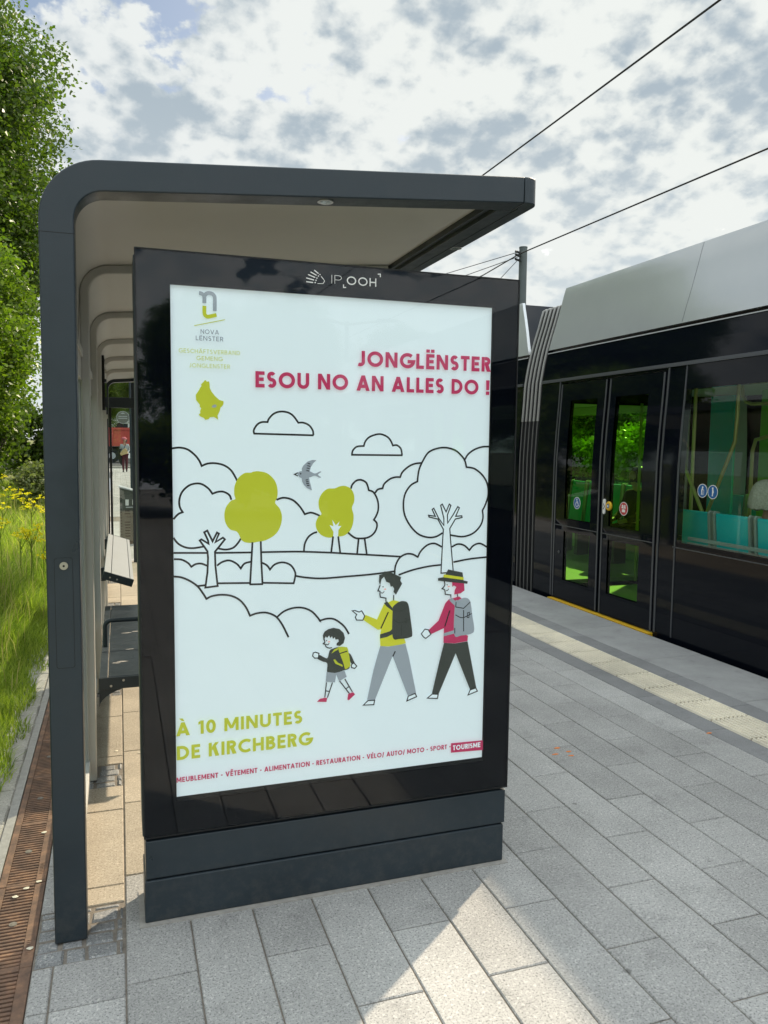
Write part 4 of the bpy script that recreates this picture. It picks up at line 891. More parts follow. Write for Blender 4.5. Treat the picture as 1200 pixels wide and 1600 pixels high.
def glyph(ch, w):
    """one capital of a plain geometric letter: (advance, [('s', line, closed) or ('f', polygon)]), cap height 1"""
    h = w / 2
    def arc(cx, cy, rx, ry, a0, a1, n=18): return [(cx + rx * math.cos(rad(a0 + (a1 - a0) * i / n)), cy + ry * math.sin(rad(a0 + (a1 - a0) * i / n))) for i in range(n + 1)]
    S = lambda *p: ('s', list(p), False)
    base = {'Ë': 'E', 'Ä': 'A', 'À': 'A', 'Ê': 'E', 'É': 'E'}.get(ch, ch); el = []
    if base == 'E': W = 0.54; el = [S((W, 1 - h), (h, 1 - h), (h, h), (W, h)), S((w, 0.51), (W - 0.05, 0.51))]
    elif base == 'F': W = 0.52; el = [S((W, 1 - h), (h, 1 - h), (h, 0)), S((w, 0.49), (W - 0.05, 0.49))]
    elif base == 'L': W = 0.50; el = [S((h, 1), (h, h), (W, h))]
    elif base == 'T': W = 0.58; el = [S((0, 1 - h), (W, 1 - h)), S((W / 2, 1 - w), (W / 2, 0))]
    elif base == 'I': W = w; el = [S((h, 1), (h, 0))]
    elif base == 'H': W = 0.72; el = [S((h, 1), (h, 0)), S((W - h, 1), (W - h, 0)), S((w, .5), (W - w, .5))]
    elif base == 'N': W = 0.76; el = [S((h, 1), (h, 0)), S((W - h, 1), (W - h, 0)), ('f', [(0, 1), (w * 1.05, 1), (W, 0), (W - w * 1.05, 0)])]
    elif base == 'M':
        W = 0.92; el = [S((h, 1), (h, 0)), S((W - h, 1), (W - h, 0)), ('f', [(0, 1), (w * 1.1, 1), (W / 2 + w * .45, .18), (W / 2 - w * .45, .18)]), ('f', [(W, 1), (W - w * 1.1, 1), (W / 2 - w * .45, .18), (W / 2 + w * .45, .18)])]
    elif base in 'AV':
        W = 0.84; q = lambda x, y: (x, y) if base == 'A' else (x, 1 - y)
        el = [('f', [q(0, 0), q(w * 1.08, 0), q(W / 2 + w * .52, 1), q(W / 2 - w * .52, 1)]), ('f', [q(W, 0), q(W - w * 1.08, 0), q(W / 2 - w * .52, 1), q(W / 2 + w * .52, 1)])]
        if base == 'A': el.append(S((W * .22, .29), (W * .78, .29)))
    elif base == 'K': W = 0.66; el = [S((h, 1), (h, 0)), ('f', [(w, .42), (w, .42 + w * 1.3), (W - w * 1.25, 1), (W - .01, 1)]), ('f', [(w * 1.2, .60), (w * 1.2 + w, .74), (W, 0), (W - w * 1.2, 0)])]
    elif base in 'OQ': W = 0.98; el = [('s', arc(W / 2, .5, W / 2 - h, .5 - h, 0, 350, 35), True)]
    elif base == '0': W = 0.62; el = [('s', arc(W / 2, .5, W / 2 - h, .5 - h, 0, 350, 35), True)]
    elif base == '1': W = 0.34; el = [S((W - h, 1), (W - h, 0)), ('f', [(W - w, 1), (W - w, 1 - w * 1.1), (0, .80 - w * .5), (0, .80 + w * .4)])]
    elif base == 'C': W = 0.80; el = [S(*arc(.5, .5, .5 - h, .5 - h, 48, 312, 26))]
    elif base == 'G': W = 0.90; el = [S(*(arc(.49, .5, .49 - h, .5 - h, 48, 352, 30) + [(.49, .44)]))]
    elif base == 'D': W = 0.76; el = [('s', [(h, h), (h, 1 - h), (.27, 1 - h)] + arc(.27, .5, W - .27 - h, .5 - h, 88, -88, 18) + [(.27, h)], True)]
    elif base in 'PR':
        W = 0.60; el = [S((h, 1), (h, 0)), S(*([(w, 1 - h), (.3, 1 - h)] + arc(.3, .715, W - .3 - h, .285 - h, 88, -88, 12) + [(.3, .43 + h), (w, .43 + h)]))]
        if base == 'R': el.append(('f', [(.22, .47), (.22 + w * 1.2, .47), (W + .03, 0), (W + .03 - w * 1.25, 0)]))
    elif base == 'B':
        W = 0.62; el = [S((h, 1), (h, 0)), S(*([(w, 1 - h), (.30, 1 - h)] + arc(.30, .745, W - .35 - h, .255 - h, 88, -88, 12) + [(.30, .49 + h), (w, .49 + h)])), S(*([(w, .51), (.30, .51)] + arc(.30, .255 + h * .5, W - .30 - h, .255 - h * .5, 88, -88, 12) + [(.30, h), (w, h)]))]
    elif base == 'U': W = 0.72; el = [S(*([(h, 1), (h, .36)] + arc(W / 2, .36, W / 2 - h, .36 - h, 185, 355, 16) + [(W - h, .36), (W - h, 1)]))]
    elif base == 'J': W = 0.40; el = [S(*([(W - h, 1), (W - h, .27)] + arc(W - h - .2, .27, .2, .27 - h, -5, -120, 10)))]
    elif base == 'S':
        W = 0.56; r = (1 - w) / 4; rx = W / 2 - h
        el = [S(*(arc(W / 2, 1 - h - r, rx * .94, r, 35, 262, 16) + arc(W / 2, h + r, rx, r, 82, -145, 16)))]
    elif base == '!': W = w * 1.15; el = [('f', [(0, 1), (W, 1), (W - .02, .32), (.02, .32)]), ('f', [(0, 0), (W, 0), (W, w * 1.1), (0, w * 1.1)])]
    elif base == '-': W = 0.32; el = [S((0, .42), (W, .42))]
    elif base == '/': W = 0.42; el = [('f', [(0, -.08), (w, -.08), (W, 1.04), (W - w, 1.04)])]
    elif base == ' ': W = 0.26
    else: W = 0.5
    if ch in 'ËÄ':
        for c in (W / 2 - .15, W / 2 + .15): el.append(('f', [(c - w * .52, 1.10), (c + w * .52, 1.10), (c + w * .52, 1.10 + w), (c - w * .52, 1.10 + w)]))
    if ch == 'À': el.append(('f', [(W / 2 - .24, 1.30), (W / 2 - .02, 1.30), (W / 2 + .10, 1.10), (W / 2 - .05, 1.10)]))
    if ch == 'É': el.append(('f', [(W / 2 + .24, 1.32), (W / 2 + .02, 1.32), (W / 2 - .10, 1.08), (W / 2 + .05, 1.08)]))
    if ch == 'Ê': el.append(S((W / 2 - .2, 1.10), (W / 2, 1.26), (W / 2 + .2, 1.10)))
    return W, el
def letters(mb, text, cap, wt, x0, x1, z, y, m):
    gap = 0.13 if wt > 0.15 else 0.20
    tot = 0; lay = []
    for ch in text:
        W, el = glyph(ch, wt); lay.append((tot, el)); tot += W + gap
    tot -= gap; sx = (x1 - x0) / tot; sz = cap / 1000.0
    for off, el in lay:
        for j, e in enumerate(el):
            yy = y - 0.00005 * j
            pts = [(x0 + (off + a) * sx, z + b * sz) for a, b in e[1]]
            if e[0] == 'f': mb.face([(a, yy, b) for a, b in pts], m)
            else: ribbon(mb, pts, wt * (sx + sz) / 2, yy, m, e[2])
PX0, PX1, PZ0, PZ1 = 0.109, 1.269, 0.4234, 2.160
def clip_x(mb):
    """printed matter ends at the edge of the sheet"""
    mb.v = [(min(max(x, PX0 + 0.0008), PX1 - 0.0008), y, z) for x, y, z in mb.v]
def build_panel():
    root = thing('advertising_panel', 'tall black framed advertising panel with hiking poster standing in front of the shelter', 'advertising panel', (0.686, 0.1, 0.0))
    W = 1.3724
    b = MB(); b.box(-0.004, W - 0.004, 0.030, 0.203, 0.30, 2.250); b.build('housing', M['anthracite'], root, bevel=0.004)
    b = MB(); b.box(0.0, W, 0.0215, 0.0295, 0.306, 2.266); b.build('front_frame', M['anthracite_dark'], root, bevel=0.002)
    # black enamel border behind the glass, four strips round the poster
    e = MB()
    for x0, x1, z0, z1 in ((0.004, PX0, 0.31, 2.262), (PX1, W - 0.004, 0.31, 2.262), (PX0, PX1, 0.31, PZ0), (PX0, PX1, PZ1, 2.262)):
        e.box(x0, x1, 0.0035, 0.006, z0, z1)
    e.build('enamel_border', M['black_glass'], root)
    g = MB(); g.box(0.001, W - 0.001, 0.0, 0.003, 0.307, 2.265); g.build('front_glass', M['pane'], root)
    rim = MB()
    for x0, x1, z0, z1 in ((-0.0005, 0.0035, 0.306, 2.266), (W - 0.0035, W + 0.0005, 0.306, 2.266), (0.0036, W - 0.0036, 2.2622, 2.2665), (0.0036, W - 0.0036, 0.3055, 0.3095)):
        rim.box(x0, x1, -0.0008, 0.0213, z0, z1)
    rim.build('glass_edge', M['anthracite_dark'], root)
    # the poster with everything printed on it
    p = MB(); Y = 0.0185
    nx, nz = 12, 18                                    # a slightly slack sheet
    p.grid([[(PX0 + (PX1 - PX0) * i / nx, Y, PZ0 + 0.010 + (PZ1 - PZ0 - 0.010) * j / nz) for i in range(nx + 1)] for j in range(nz + 1)], ART_MATS.index('w'))
    y = Y - 0.0004
    for kind, mt, w, s in ART:
        m = ART_MATS.index(mt); pts = parse(s); y -= 0.00006
        if kind == 'l': ribbon(p, spline(pts), w / 1000, y, m)
        elif kind == 'p': ribbon(p, pts, w / 1000, y, m)
        elif kind == 'q': ribbon(p, pts, w / 1000, y, m, True)
        elif kind == 'f': p.face([(a, y, b_) for a, b_, c in pts], m)
        elif kind == 'g': p.face([(a.x, y, a.y) for a in spline(pts, True)], m)
    y -= 0.0002
    for s, mt, cap, wt, x0, x1, z in TEXTS: letters(p, s, cap, wt, x0 / 1000, x1 / 1000, z / 1000, y, ART_MATS.index(mt))
    clip_x(p)
    p.build('poster', PRINT, root, normals=False)
    lg = MB(); y = -0.0004
    for kind, mt, w, s in LOGO:
        pts = parse(s); y -= 0.00003
        if kind == 'p': ribbon(lg, pts, w / 1000, y, 0)
        else: lg.face([(a, y, b_) for a, b_, c in pts], 0)
    for s, mt, cap, wt, x0, x1, z in LOGOTEXT: letters(lg, s, cap, wt, x0 / 1000, x1 / 1000, z / 1000, y - 0.00005, 0)
    lg.build('maker_lettering', M['white'], root, normals=False)
    # plinth: two sheet metal covers with shadow gaps
    c = MB(); c.box(0.004, W - 0.004, 0.006, 0.199, 0.158, 0.2935); c.build('upper_cover', M['anthracite'], root, bevel=0.004)
    c = MB(); c.box(0.0, W - 0.010, 0.004, 0.203, 0.004, 0.1525); c.build('lower_cover', M['anthracite'], root, bevel=0.004)
    c = MB(); c.box(0.02, W - 0.02, 0.02, 0.18, 0.14, 0.32); c.build('core', M['anthracite_dark'], root)
    mo = MB(); mo.prism([(-0.018, -0.014), (W + 0.004, -0.016), (W + 0.004, 0.218), (-0.018, 0.218)], XY, -0.004, 0.0035); mo.build('mortar_bed', M['mortar'], root)
build_panel()
# ------------------------------------------------------------------ the tram
TX0, TX1 = 4.40, 7.05
PROF = [(-0.36, 0.06), (-0.06, 0.0), (0.8, 0.0), (1.5, 0.004), (1.8, 0.018), (1.92, 0.026), (2.048, 0.035), (2.347, 0.052), (2.53, 0.082), (2.703, 0.119), (2.85, 0.160), (3.0, 0.206), (3.2, 0.262), (3.33, 0.296), (3.40, 0.318)]
def off(z):
    for (z0, a), (z1, b) in zip(PROF[:-1], PROF[1:]):
        if z <= z1: return a + (b - a) * (z - z0) / (z1 - z0)
    return PROF[-1][1]
def skin(mb, side, y0, y1, z0, z1, openings=(), d=0.0, m=0):
    """curved side sheet of the tram with rectangular openings; d moves it inwards"""
    ys = sorted({y0, y1, *[v for o in openings for v in o[:2] if y0 < v < y1]})
    zs = sorted({z0, z1, *[v for o in openings for v in o[2:4] if z0 < v < z1], *[p[0] for p in PROF if z0 < p[0] < z1]})
    X = (lambda z: TX0 + off(z) + d) if side < 0 else (lambda z: TX1 - off(z) - d)
    for a, b in zip(ys[:-1], ys[1:]):
        for c, e in zip(zs[:-1], zs[1:]):
            my, mz = (a + b) / 2, (c + e) / 2
            if any(o[0] < my < o[1] and o[2] < mz < o[3] for o in openings): continue
            mb.face([(X(c), a, c), (X(c), b, c), (X(e), b, e), (X(e), a, e)], m)
def skin_slab(mb, side, y0, y1, z0, z1, d0, d1, m=0, openings=(), slant=0.0):
    i0 = len(mb.v)
    skin(mb, side, y0, y1, z0, z1, openings, d0, m); skin(mb, side, y0, y1, z0, z1, openings, d1, m)
    X = (lambda z, d: TX0 + off(z) + d) if side < 0 else (lambda z, d: TX1 - off(z) - d)
    zs = sorted({z0, z1, *[p[0] for p in PROF if z0 < p[0] < z1]})
    for yy in (y0, y1):
        for c, e in zip(zs[:-1], zs[1:]): mb.face([(X(c, d0), yy, c), (X(c, d1), yy, c), (X(e, d1), yy, e), (X(e, d0), yy, e)], m)
    for zz in (z0, z1): mb.face([(X(zz, d0), y0, zz), (X(zz, d0), y1, zz), (X(zz, d1), y1, zz), (X(zz, d1), y0, zz)], m)
    if slant:                                           # the near end leans back towards the top
        mb.v[i0:] = [(x, y + slant * (z - z0) / (z1 - z0) if abs(y - y0) < 1e-6 else y, z) for x, y, z in mb.v[i0:]]
tram = thing('tram', 'black and silver tram with green door glass standing at the platform', 'tram', (5.72, 0.0, -0.34))
def build_module(ya, yb, doors, windows, detail, slant=0.0):
    """one car body between ya and yb; doors = list of door ranges, windows = list of (y0, y1)"""
    shell = MB()
    for side in (-1, 1):
        ops = [(a - 0.008, b + 0.008, 0.0, 2.312) for a, b in doors] + [(a, b, 0.85, 2.13) for a, b in windows]
        skin(shell, side, ya, yb, -0.05, 2.33, ops, 0.0, 0)
        skin(shell, side, ya, yb, 2.364, 2.672, (), 0.0, 0)
        skin(shell, side, ya, yb, 2.33, 2.364, (), 0.006, 0)
        skin(shell, side, ya + 0.01, yb - 0.01, 2.672, 2.702, (), 0.03, 0)
        # inner lining
        skin(shell, side, ya + 0.02, yb - 0.02, 0.0, 2.25, ops, 0.075, 1)
        for o in ops:                                   # reveals
            X = (lambda z, d: TX0 + off(z) + d) if side < 0 else (lambda z, d: TX1 - off(z) - d)
            zs = [o[2]] + [p[0] for p in PROF if o[2] < p[0] < o[3]] + [o[3]]
            for yy in o[:2]:
                for c, e in zip(zs[:-1], zs[1:]): shell.face([(X(c, .001), yy, c), (X(c, .074), yy, c), (X(e, .074), yy, e), (X(e, .001), yy, e)], 0)
            for zz in o[2:4]: shell.face([(X(zz, .001), o[0], zz), (X(zz, .001), o[1], zz), (X(zz, .074), o[1], zz), (X(zz, .074), o[0], zz)], 0)
    for yy in (ya, yb):                                 # bulkheads with a gangway opening
        pts = [(TX0 + off(z), z) for z, _ in PROF[1:]] + [(TX1 - off(z), z) for z, _ in PROF[:0:-1]]
        x0, x1 = TX0 + 0.20, TX1 - 0.20
        shell.face([(x, yy, z) for x, z in [(TX0, -0.05), (x0, -0.05), (x0, 2.15), (TX0 + off(2.15), 2.15), (TX0 + off(1.5), 1.5)]], 0)
        shell.face([(x, yy, z) for x, z in [(TX1, -0.05), (x1, -0.05), (x1, 2.15), (TX1 - off(2.15), 2.15), (TX1 - off(1.5), 1.5)]], 0)
        shell.face([(x, yy, z) for x, z in [(TX0 + off(2.15), 2.151), (TX1 - off(2.15), 2.151), (TX1 - off(2.69), 2.69), (TX0 + off(2.69), 2.69)]], 0)
        e = (slant if yy == ya else 0.0)
        shell.face([(TX0 + off(2.69), yy, 2.691), (TX1 - off(2.69), yy, 2.691), (TX1 - off(3.38) - .03, yy + e, 3.38), (TX0 + off(3.38) + .03, yy + e, 3.38)], 0)
    sh = shell.build('car_body', [M['tram_black'], M['tram_inner']], tram, smooth=20, normals=False)
    c = MB()
    for side in (-1, 1): skin_slab(c, side, ya + 0.002, yb - 0.002, 2.703, 3.40, -0.006, 0.03, slant=slant)
    c.build('roof_cowl', M['tram_silver'], tram, smooth=20)
    if detail:
        for yy in (2.95, 0.6):
            s = MB(); skin_slab(s, -1, yy, yy + 0.004, 2.71, 3.395, -0.0068, -0.002); s.build('cowl_seam', M['tram_trim'], tram, smooth=20)
    c = MB(); c.box(TX0 + 0.34, TX1 - 0.34, ya + 0.01 + slant, yb - 0.01, 2.9, 3.38); c.build('roof_deck', M['tram_skirt'], tram)
    for side in (-1, 1):
        r = MB(); skin_slab(r, side, ya, yb, 2.331, 2.363, -0.014, 0.004); r.build('gutter_rail', M['tram_trim'], tram, smooth=20)
        r = MB(); skin_slab(r, side, ya, yb, 2.662, 2.671, -0.008, 0.004); r.build('trim_strip', M['white_metal'], tram, smooth=20)
        r = MB(); skin_slab(r, side, ya, yb, -0.36, -0.052, 0.012, 0.05); r.build('skirt', M['tram_skirt'], tram, smooth=20)
        for a, b in windows:
            w = MB(); skin(w, side, a - 0.004, b + 0.004, 0.846, 2.134, (), 0.002); w.build('window', M['tram_glass'], tram, smooth=20)
            if side < 0 and detail:
                s = MB(); skin_slab(s, side, a - 0.02, b + 0.02, 0.796, 0.804, -0.006, 0.002); s.build('window_sill', M['tram_trim'], tram)
        for a, b in doors:
            mid = (a + b) / 2 - 0.01
            for l, (p, q) in enumerate(((a, mid - 0.022), (mid + 0.022, b))):
                g0, g1 = (p + 0.215, p + 0.695) if l == 0 else (q - 0.675, q - 0.195)
                gs = [(g0, g1, 0.88, 2.118), (g0, g1, 0.225, 0.748)]
                dmb = MB(); skin_slab(dmb, side, p, q, 0.012, 2.300, -0.004, 0.04, 0, gs)
                dr = dmb.build('door', M['tram_black'], tram, smooth=20)
                for z0, z1 in ((0.88, 2.118), (0.225, 0.748)):
                    w = MB(); skin(w, side, g0 - 0.01, g1 + 0.01, z0 - 0.01, z1 + 0.01, (), 0.006); w.build('door_glass', M['green_glass'], dr, smooth=20)
                s = MB(); skin_slab(s, side, p + 0.01, q - 0.01, 0.800, 0.808, -0.010, -0.005); s.build('rub_strip', M['tram_trim'], dr)
                for fy in ((p + 0.001, p + 0.022), (q - 0.022, q - 0.001)):
                    s = MB(); skin_slab(s, side, fy[0], fy[1], 0.02, 2.295, -0.009, -0.0045); s.build('door_edge', M['tram_trim'], dr, smooth=20)
            if side < 0:
                s = MB(); s.box(TX0 - 0.052, TX0 + 0.02, a - 0.02, b + 0.02, -0.030, 0.003); s.build('door_step', M['yellow'], tram, bevel=0.003)
            for z0, z1, y0, y1 in ((0.02, 2.33, a - 0.05, a - 0.03), (0.02, 2.33, b + 0.03, b + 0.05), (0.02, 2.33, a - 0.27, a - 0.255)):
                s = MB(); skin_slab(s, side, y0, y1, z0, z1, -0.006, 0.002); s.build('pillar_trim', M['tram_trim'], tram, smooth=20)
    f = MB(); f.box(TX0 + 0.08, TX1 - 0.08, ya + 0.03, yb - 0.03, -0.05, 0.004); f.build('floor', M['tram_floor'], tram)
    f = MB(); f.box(TX0 + 0.14, TX1 - 0.14, ya + 0.03, yb - 0.03, 2.252, 2.31); f.build('ceiling', M['tram_inner'], tram)
build_module(-4.4, 5.14, [(3.04, 4.72), (-3.6, -1.92)], [(0.35, 2.785), (-1.55, 0.05)], True)
build_module(5.585, 15.1, [(9.0, 10.68)], [(6.2, 8.6), (11.1, 14.4)], False, 0.55)
build_module(-14.4, -4.85, [(-8.6, -6.92)], [(-6.5, -5.4), (-13.6, -9.0)], False)
build_module(15.55, 24.5, [(19.0, 20.68)], [(16.0, 18.6), (21.1, 24.0)], False)
def build_bellows(y0, y1):
    """folded gangway: dark folds with pale ridges following the tram section"""
    def path(d):
        p = [(TX0 + off(z) + d, z) for z, _ in PROF[1:]]
        zt = 3.22 - d * 0.8
        p = [(x, min(z, zt)) for x, z in p]
        q = [(TX1 + TX0 - x, z) for x, z in p][::-1]
        return p + q
    k = 5; st = (y1 - y0) / k; rows = []
    for i in range(k):
        c = y0 + st * (i + 0.5)
        for yy, d in ((c - st * 0.49, 0.10), (c - st * 0.2, 0.015), (c + st * 0.2, 0.015), (c + st * 0.49, 0.10)):
            rows.append([(x, yy, z) for x, z in path(d)])
    b = MB(); b.grid(rows); bo = b.build('bellows', M['rubber'], tram, smooth=50, normals=False)
    for i in range(k):
        c = y0 + st * (i + 0.5)
        full = path(0.004); up = [q for q in full if q[1] > 1.91]
        t = MB(); t.tube([(x, c + 0.004, z) for x, z in up], 0.0155, 8); t.build('bellows_ridge', M['rubber_light'], bo, smooth=60)
        for lo in ([q for q in full[:len(full) // 2] if q[1] < 1.93], [q for q in full[len(full) // 2:] if q[1] < 1.93]):
            t = MB(); t.tube([(x, c + 0.004, z) for x, z in lo], 0.009, 8); t.build('bellows_ridge', M['rubber_mid'], bo, smooth=60)
build_bellows(5.145, 5.58); build_bellows(15.105, 15.545); build_bellows(-4.845, -4.405)
def icon_disc(name, y, z, r, mat, figure):
    x = TX0 + off(z) - 0.0045
    d = MB(); d.disc((x, y, z), (-1, 0, 0), r, 0.0012, 28); o = d.build(name, M['white'], tram)
    d = MB(); d.disc((x - 0.0013, y, z), (-1, 0, 0), r * 0.90, 0.0006, 28); d.build('sticker_face', mat, o)
    f = MB()
    for j, (w, pts) in enumerate(figure):
        P = MB(); ribbon(P, [(a * r, b * r) for a, b in pts], w * r, 0, 0)
        i0 = len(f.v); f.v += [(x - 0.0021 - 0.0001 * j, y - a, z + c) for a, _, c in P.v]; f.f += [tuple(i0 + q for q in ff) for ff in P.f]; f.m += P.m
    f.build('sticker_symbol', M['white'], o, normals=False)
circ = lambda cx, cy, r, n=12, a0=0, a1=360: [(cx + r * math.cos(rad(a0 + (a1 - a0) * i / n)), cy + r * math.sin(rad(a0 + (a1 - a0) * i / n))) for i in range(n + 1)]
icon_disc('wheelchair_sticker', 4.288, 1.062, 0.062, M['blue_sticker'], [(.16, circ(-.02, .58, .08)), (.14, [(-.02, .42), (.0, .05), (.34, .03), (.46, -.40), (.6, -.36)]), (.12, circ(.0, -.22, .36, 14, 120, 330)), (.12, [(0, .25), (.28, .24)])])
icon_disc('pram_sticker', 3.501, 1.068, 0.064, M['red_sticker'], [(.2, [(-.5, .15), (-.1, .15)]), (.2, [(.1, .15), (.5, .15)]), (.16, circ(-.28, .42, .09)), (.16, circ(.28, .42, .09)), (.42, [(-.38, -.3), (.38, -.3)]), (.1, [(-.05, .5), (-.05, -.1)])])
icon_disc('elderly_sticker', 2.475, 1.299, 0.056, M['blue_sticker'], [(.16, circ(.05, .5, .08)), (.22, [(.0, .36), (-.12, .05), (-.1, -.2)]), (.12, [(-.1, -.2), (-.2, -.6)]), (.12, [(-.06, -.2), (.06, -.6)]), (.1, [(0, .22), (.3, .12)]), (.07, [(.32, .14), (.32, -.6)])])
icon_disc('pregnant_sticker', 2.359, 1.296, 0.056, M['blue_sticker'], [(.16, circ(0, .52, .08)), (.26, [(0, .38), (.04, .1), (.02, -.15)]), (.2, [(.02, -.12), (.0, -.6)]), (.14, circ(.1, .02, .08))])
def door_buttons():
    x = TX0 - 0.006
    def rr(y0, y1, z0, z1):
        r = (y1 - y0) / 2; c = (y0 + y1) / 2
        return [(c + r * math.cos(rad(a)), z1 - r + r * math.sin(rad(a))) for a in range(0, 181, 20)] + [(c + r * math.cos(rad(a)), z0 + r + r * math.sin(rad(a))) for a in range(180, 361, 20)]
    p = MB(); p.prism(rr(3.786, 3.828, 0.992, 1.140), YZ, x - 0.004, x + 0.004); o = p.build('door_arrow_plate', M['white'], tram)
    a = MB(); P = MB(); ribbon(P, [(-.010, .028), (.010, 0), (-.010, -.028)], .010, 0, 0)
    a.v = [(x - 0.0046, 3.807 - q, 1.066 + c) for q, _, c in P.v]; a.f = P.f; a.m = P.m; a.build('arrow', M['black'], o, normals=False)
    b = MB(); b.disc((x - 0.016, 3.722, 1.076), (1, 0, 0), 0.044, 0.022, 28); o = b.build('door_button', M['yellow'], tram, smooth=40, bevel=0.006)
    b = MB(); b.disc((x - 0.0165, 3.722, 1.076), (-1, 0, 0), 0.020, 0.002, 20); c = b.build('button_centre', M['blue_sticker'], o)
    b = MB(); b.disc((x - 0.0186, 3.722, 1.076), (-1, 0, 0), 0.011, 0.001, 16); b.build('button_light', M['white'], c)
    b = MB(); b.disc((TX0 - 0.006, 4.600, 0.514), (-1, 0, 0), 0.016, 0.006, 18); b.build('door_lock', M['tram_trim'], tram, smooth=40)
door_buttons()
def tram_seat(y0, y1, x, facing):
    """shell seat with teal back; facing = +1 looks towards the far side"""
    s = facing
    b = MB(); b.prism([(x, 0.46), (x + s * 0.05, 0.44), (x - s * 0.02, 1.09), (x - s * 0.055, 1.10), (x - s * 0.06, 1.08)], lambda a, c, d: (a, d, c), y0 + 0.030, y1 - 0.030)
    o = b.build('seat_back', M['teal'], tram, smooth=40, bevel=0.012)
    for ya, yb in ((y0 + 0.006, y0 + 0.029), (y1 - 0.029, y1 - 0.006)):
        f = MB(); f.prism([(x - s * .01, 0.42), (x + s * 0.06, 0.42), (x - s * 0.005, 1.105), (x - s * 0.055, 1.115), (x - s * 0.072, 1.09)], lambda a, c, d: (a, d, c), ya, yb); f.build('seat_side', M['seat_frame'], o, bevel=0.006)
    c = MB(); c.box(min(x + s * .05, x + s * .45), max(x + s * .05, x + s * .45), y0 + 0.02, y1 - 0.02, 0.40, 0.455); c.build('seat_cushion', M['teal'], tram, bevel=0.015)
    c = MB(); c.box(min(x + s * .1, x + s * .3), max(x + s * .1, x + s * .3), (y0 + y1) / 2 - 0.04, (y0 + y1) / 2 + 0.04, 0.004, 0.40); c.build('seat_pedestal', M['tram_trim'], tram)
for k in range(5): tram_seat(2.74 - 0.455 * (k + 1) + 0.43, 2.74 - 0.455 * k + 0.405, 4.76, 1)
for k in range(6): tram_seat(4.95 - 0.46 * k - 0.43, 4.95 - 0.46 * k, 6.78, -1)
for k in range(4): tram_seat(6.4 + 0.46 * k, 6.4 + 0.46 * k + 0.43, 6.78, -1)
def tram_fittings():
    r = MB(); r.box(4.53, 4.56, 0.40, 2.78, 0.86, 0.885); r.build('seat_rail', M['seat_frame'], tram)
    for pts in ([(5.0, 3.46, 1.56), (5.0, 3.40, 1.43), (5.0, 3.163, 1.06)], [(5.0, 2.788, 2.24), (5.0, 2.788, 1.92), (5.0, 2.80, 1.70), (5.0, 3.10, 1.05)],
                [(5.4, 3.176, 2.24), (5.4, 3.16, 2.12), (5.4, 3.12, 2.065), (5.4, 3.05, 2.045), (5.4, 2.0, 2.03)], [(5.4, 3.008, 0.02), (5.4, 3.012, 1.62), (5.4, 2.98, 1.72), (5.4, 2.80, 1.76), (5.4, 2.3, 1.77)],
                [(5.7, 4.45, 0.01), (5.7, 4.45, 2.25)], [(5.7, 4.9, 1.6), (5.7, 4.55, 1.62), (5.7, 4.47, 1.55), (5.7, 4.46, 1.2)], [(5.2, 3.55, 0.01), (5.2, 3.55, 2.25)], [(5.9, 5.3, 0.01), (5.9, 5.3, 2.25)]):
        t = MB(); t.tube(pts, 0.017, 10); t.build('grab_pole', M['rail_yellow'], tram, smooth=60)
    p = MB(); p.box(6.18, 6.22, 3.55, 3.74, 0.6, 2.24); p.build('partition', M['lime_panel'], tram, bevel=0.01)
    p = MB(); p.box(6.5, 6.54, 4.45, 4.83, 0.6, 2.24); p.build('partition', M['teal'], tram, bevel=0.01)
tram_fittings()

# ------------------------------------------------------------------ people
def skin_body(name, mat, parent, nodes, edges, sub=2):
    me = bpy.data.meshes.new(name); keys = list(nodes); org = Vector(parent['org'])
    me.from_pydata([tuple(Vector(nodes[k][0]) - org) for k in keys], [(keys.index(a), keys.index(b)) for a, b in edges], [])
    me.materials.append(mat); o = bpy.data.objects.new(name, me); COL.objects.link(o); o.parent = parent; o['org'] = tuple(org)
    sk = o.modifiers.new('skin', 'SKIN'); sk.use_smooth_shade = True
    if not me.skin_vertices: me.skin_vertices.new(name='')
    lay = me.skin_vertices[0].data
    for i, k in enumerate(keys):
        r = nodes[k][1]; lay[i].radius = r if isinstance(r, tuple) else (r, r)
        lay[i].use_root = (i == 0)
    ss = o.modifiers.new('sub', 'SUBSURF'); ss.levels = sub; ss.render_levels = sub
    return o
def blob(name, mat, parent, c, r, seg=18, cut=None, jitter=0.0):
    """rounded closed form with radii r, optionally cut below a height"""
    mb = MB(); rows = []; rr = random.Random(4)
    for i in range(seg // 2 + 1):
        a = -math.pi / 2 + math.pi * i / (seg // 2); row = []
        for j in range(seg):
            b = 2 * math.pi * j / seg; k = 1 + rr.uniform(-jitter, jitter)
            z = math.sin(a); 
            if cut is not None: z = max(z, cut)
            row.append((c[0] + r[0] * math.cos(a) * math.cos(b) * k, c[1] + r[1] * math.cos(a) * math.sin(b) * k, c[2] + r[2] * z))
        rows.append(row)
    mb.grid(rows, 0, True); return mb.build(name, mat, parent, smooth=70)
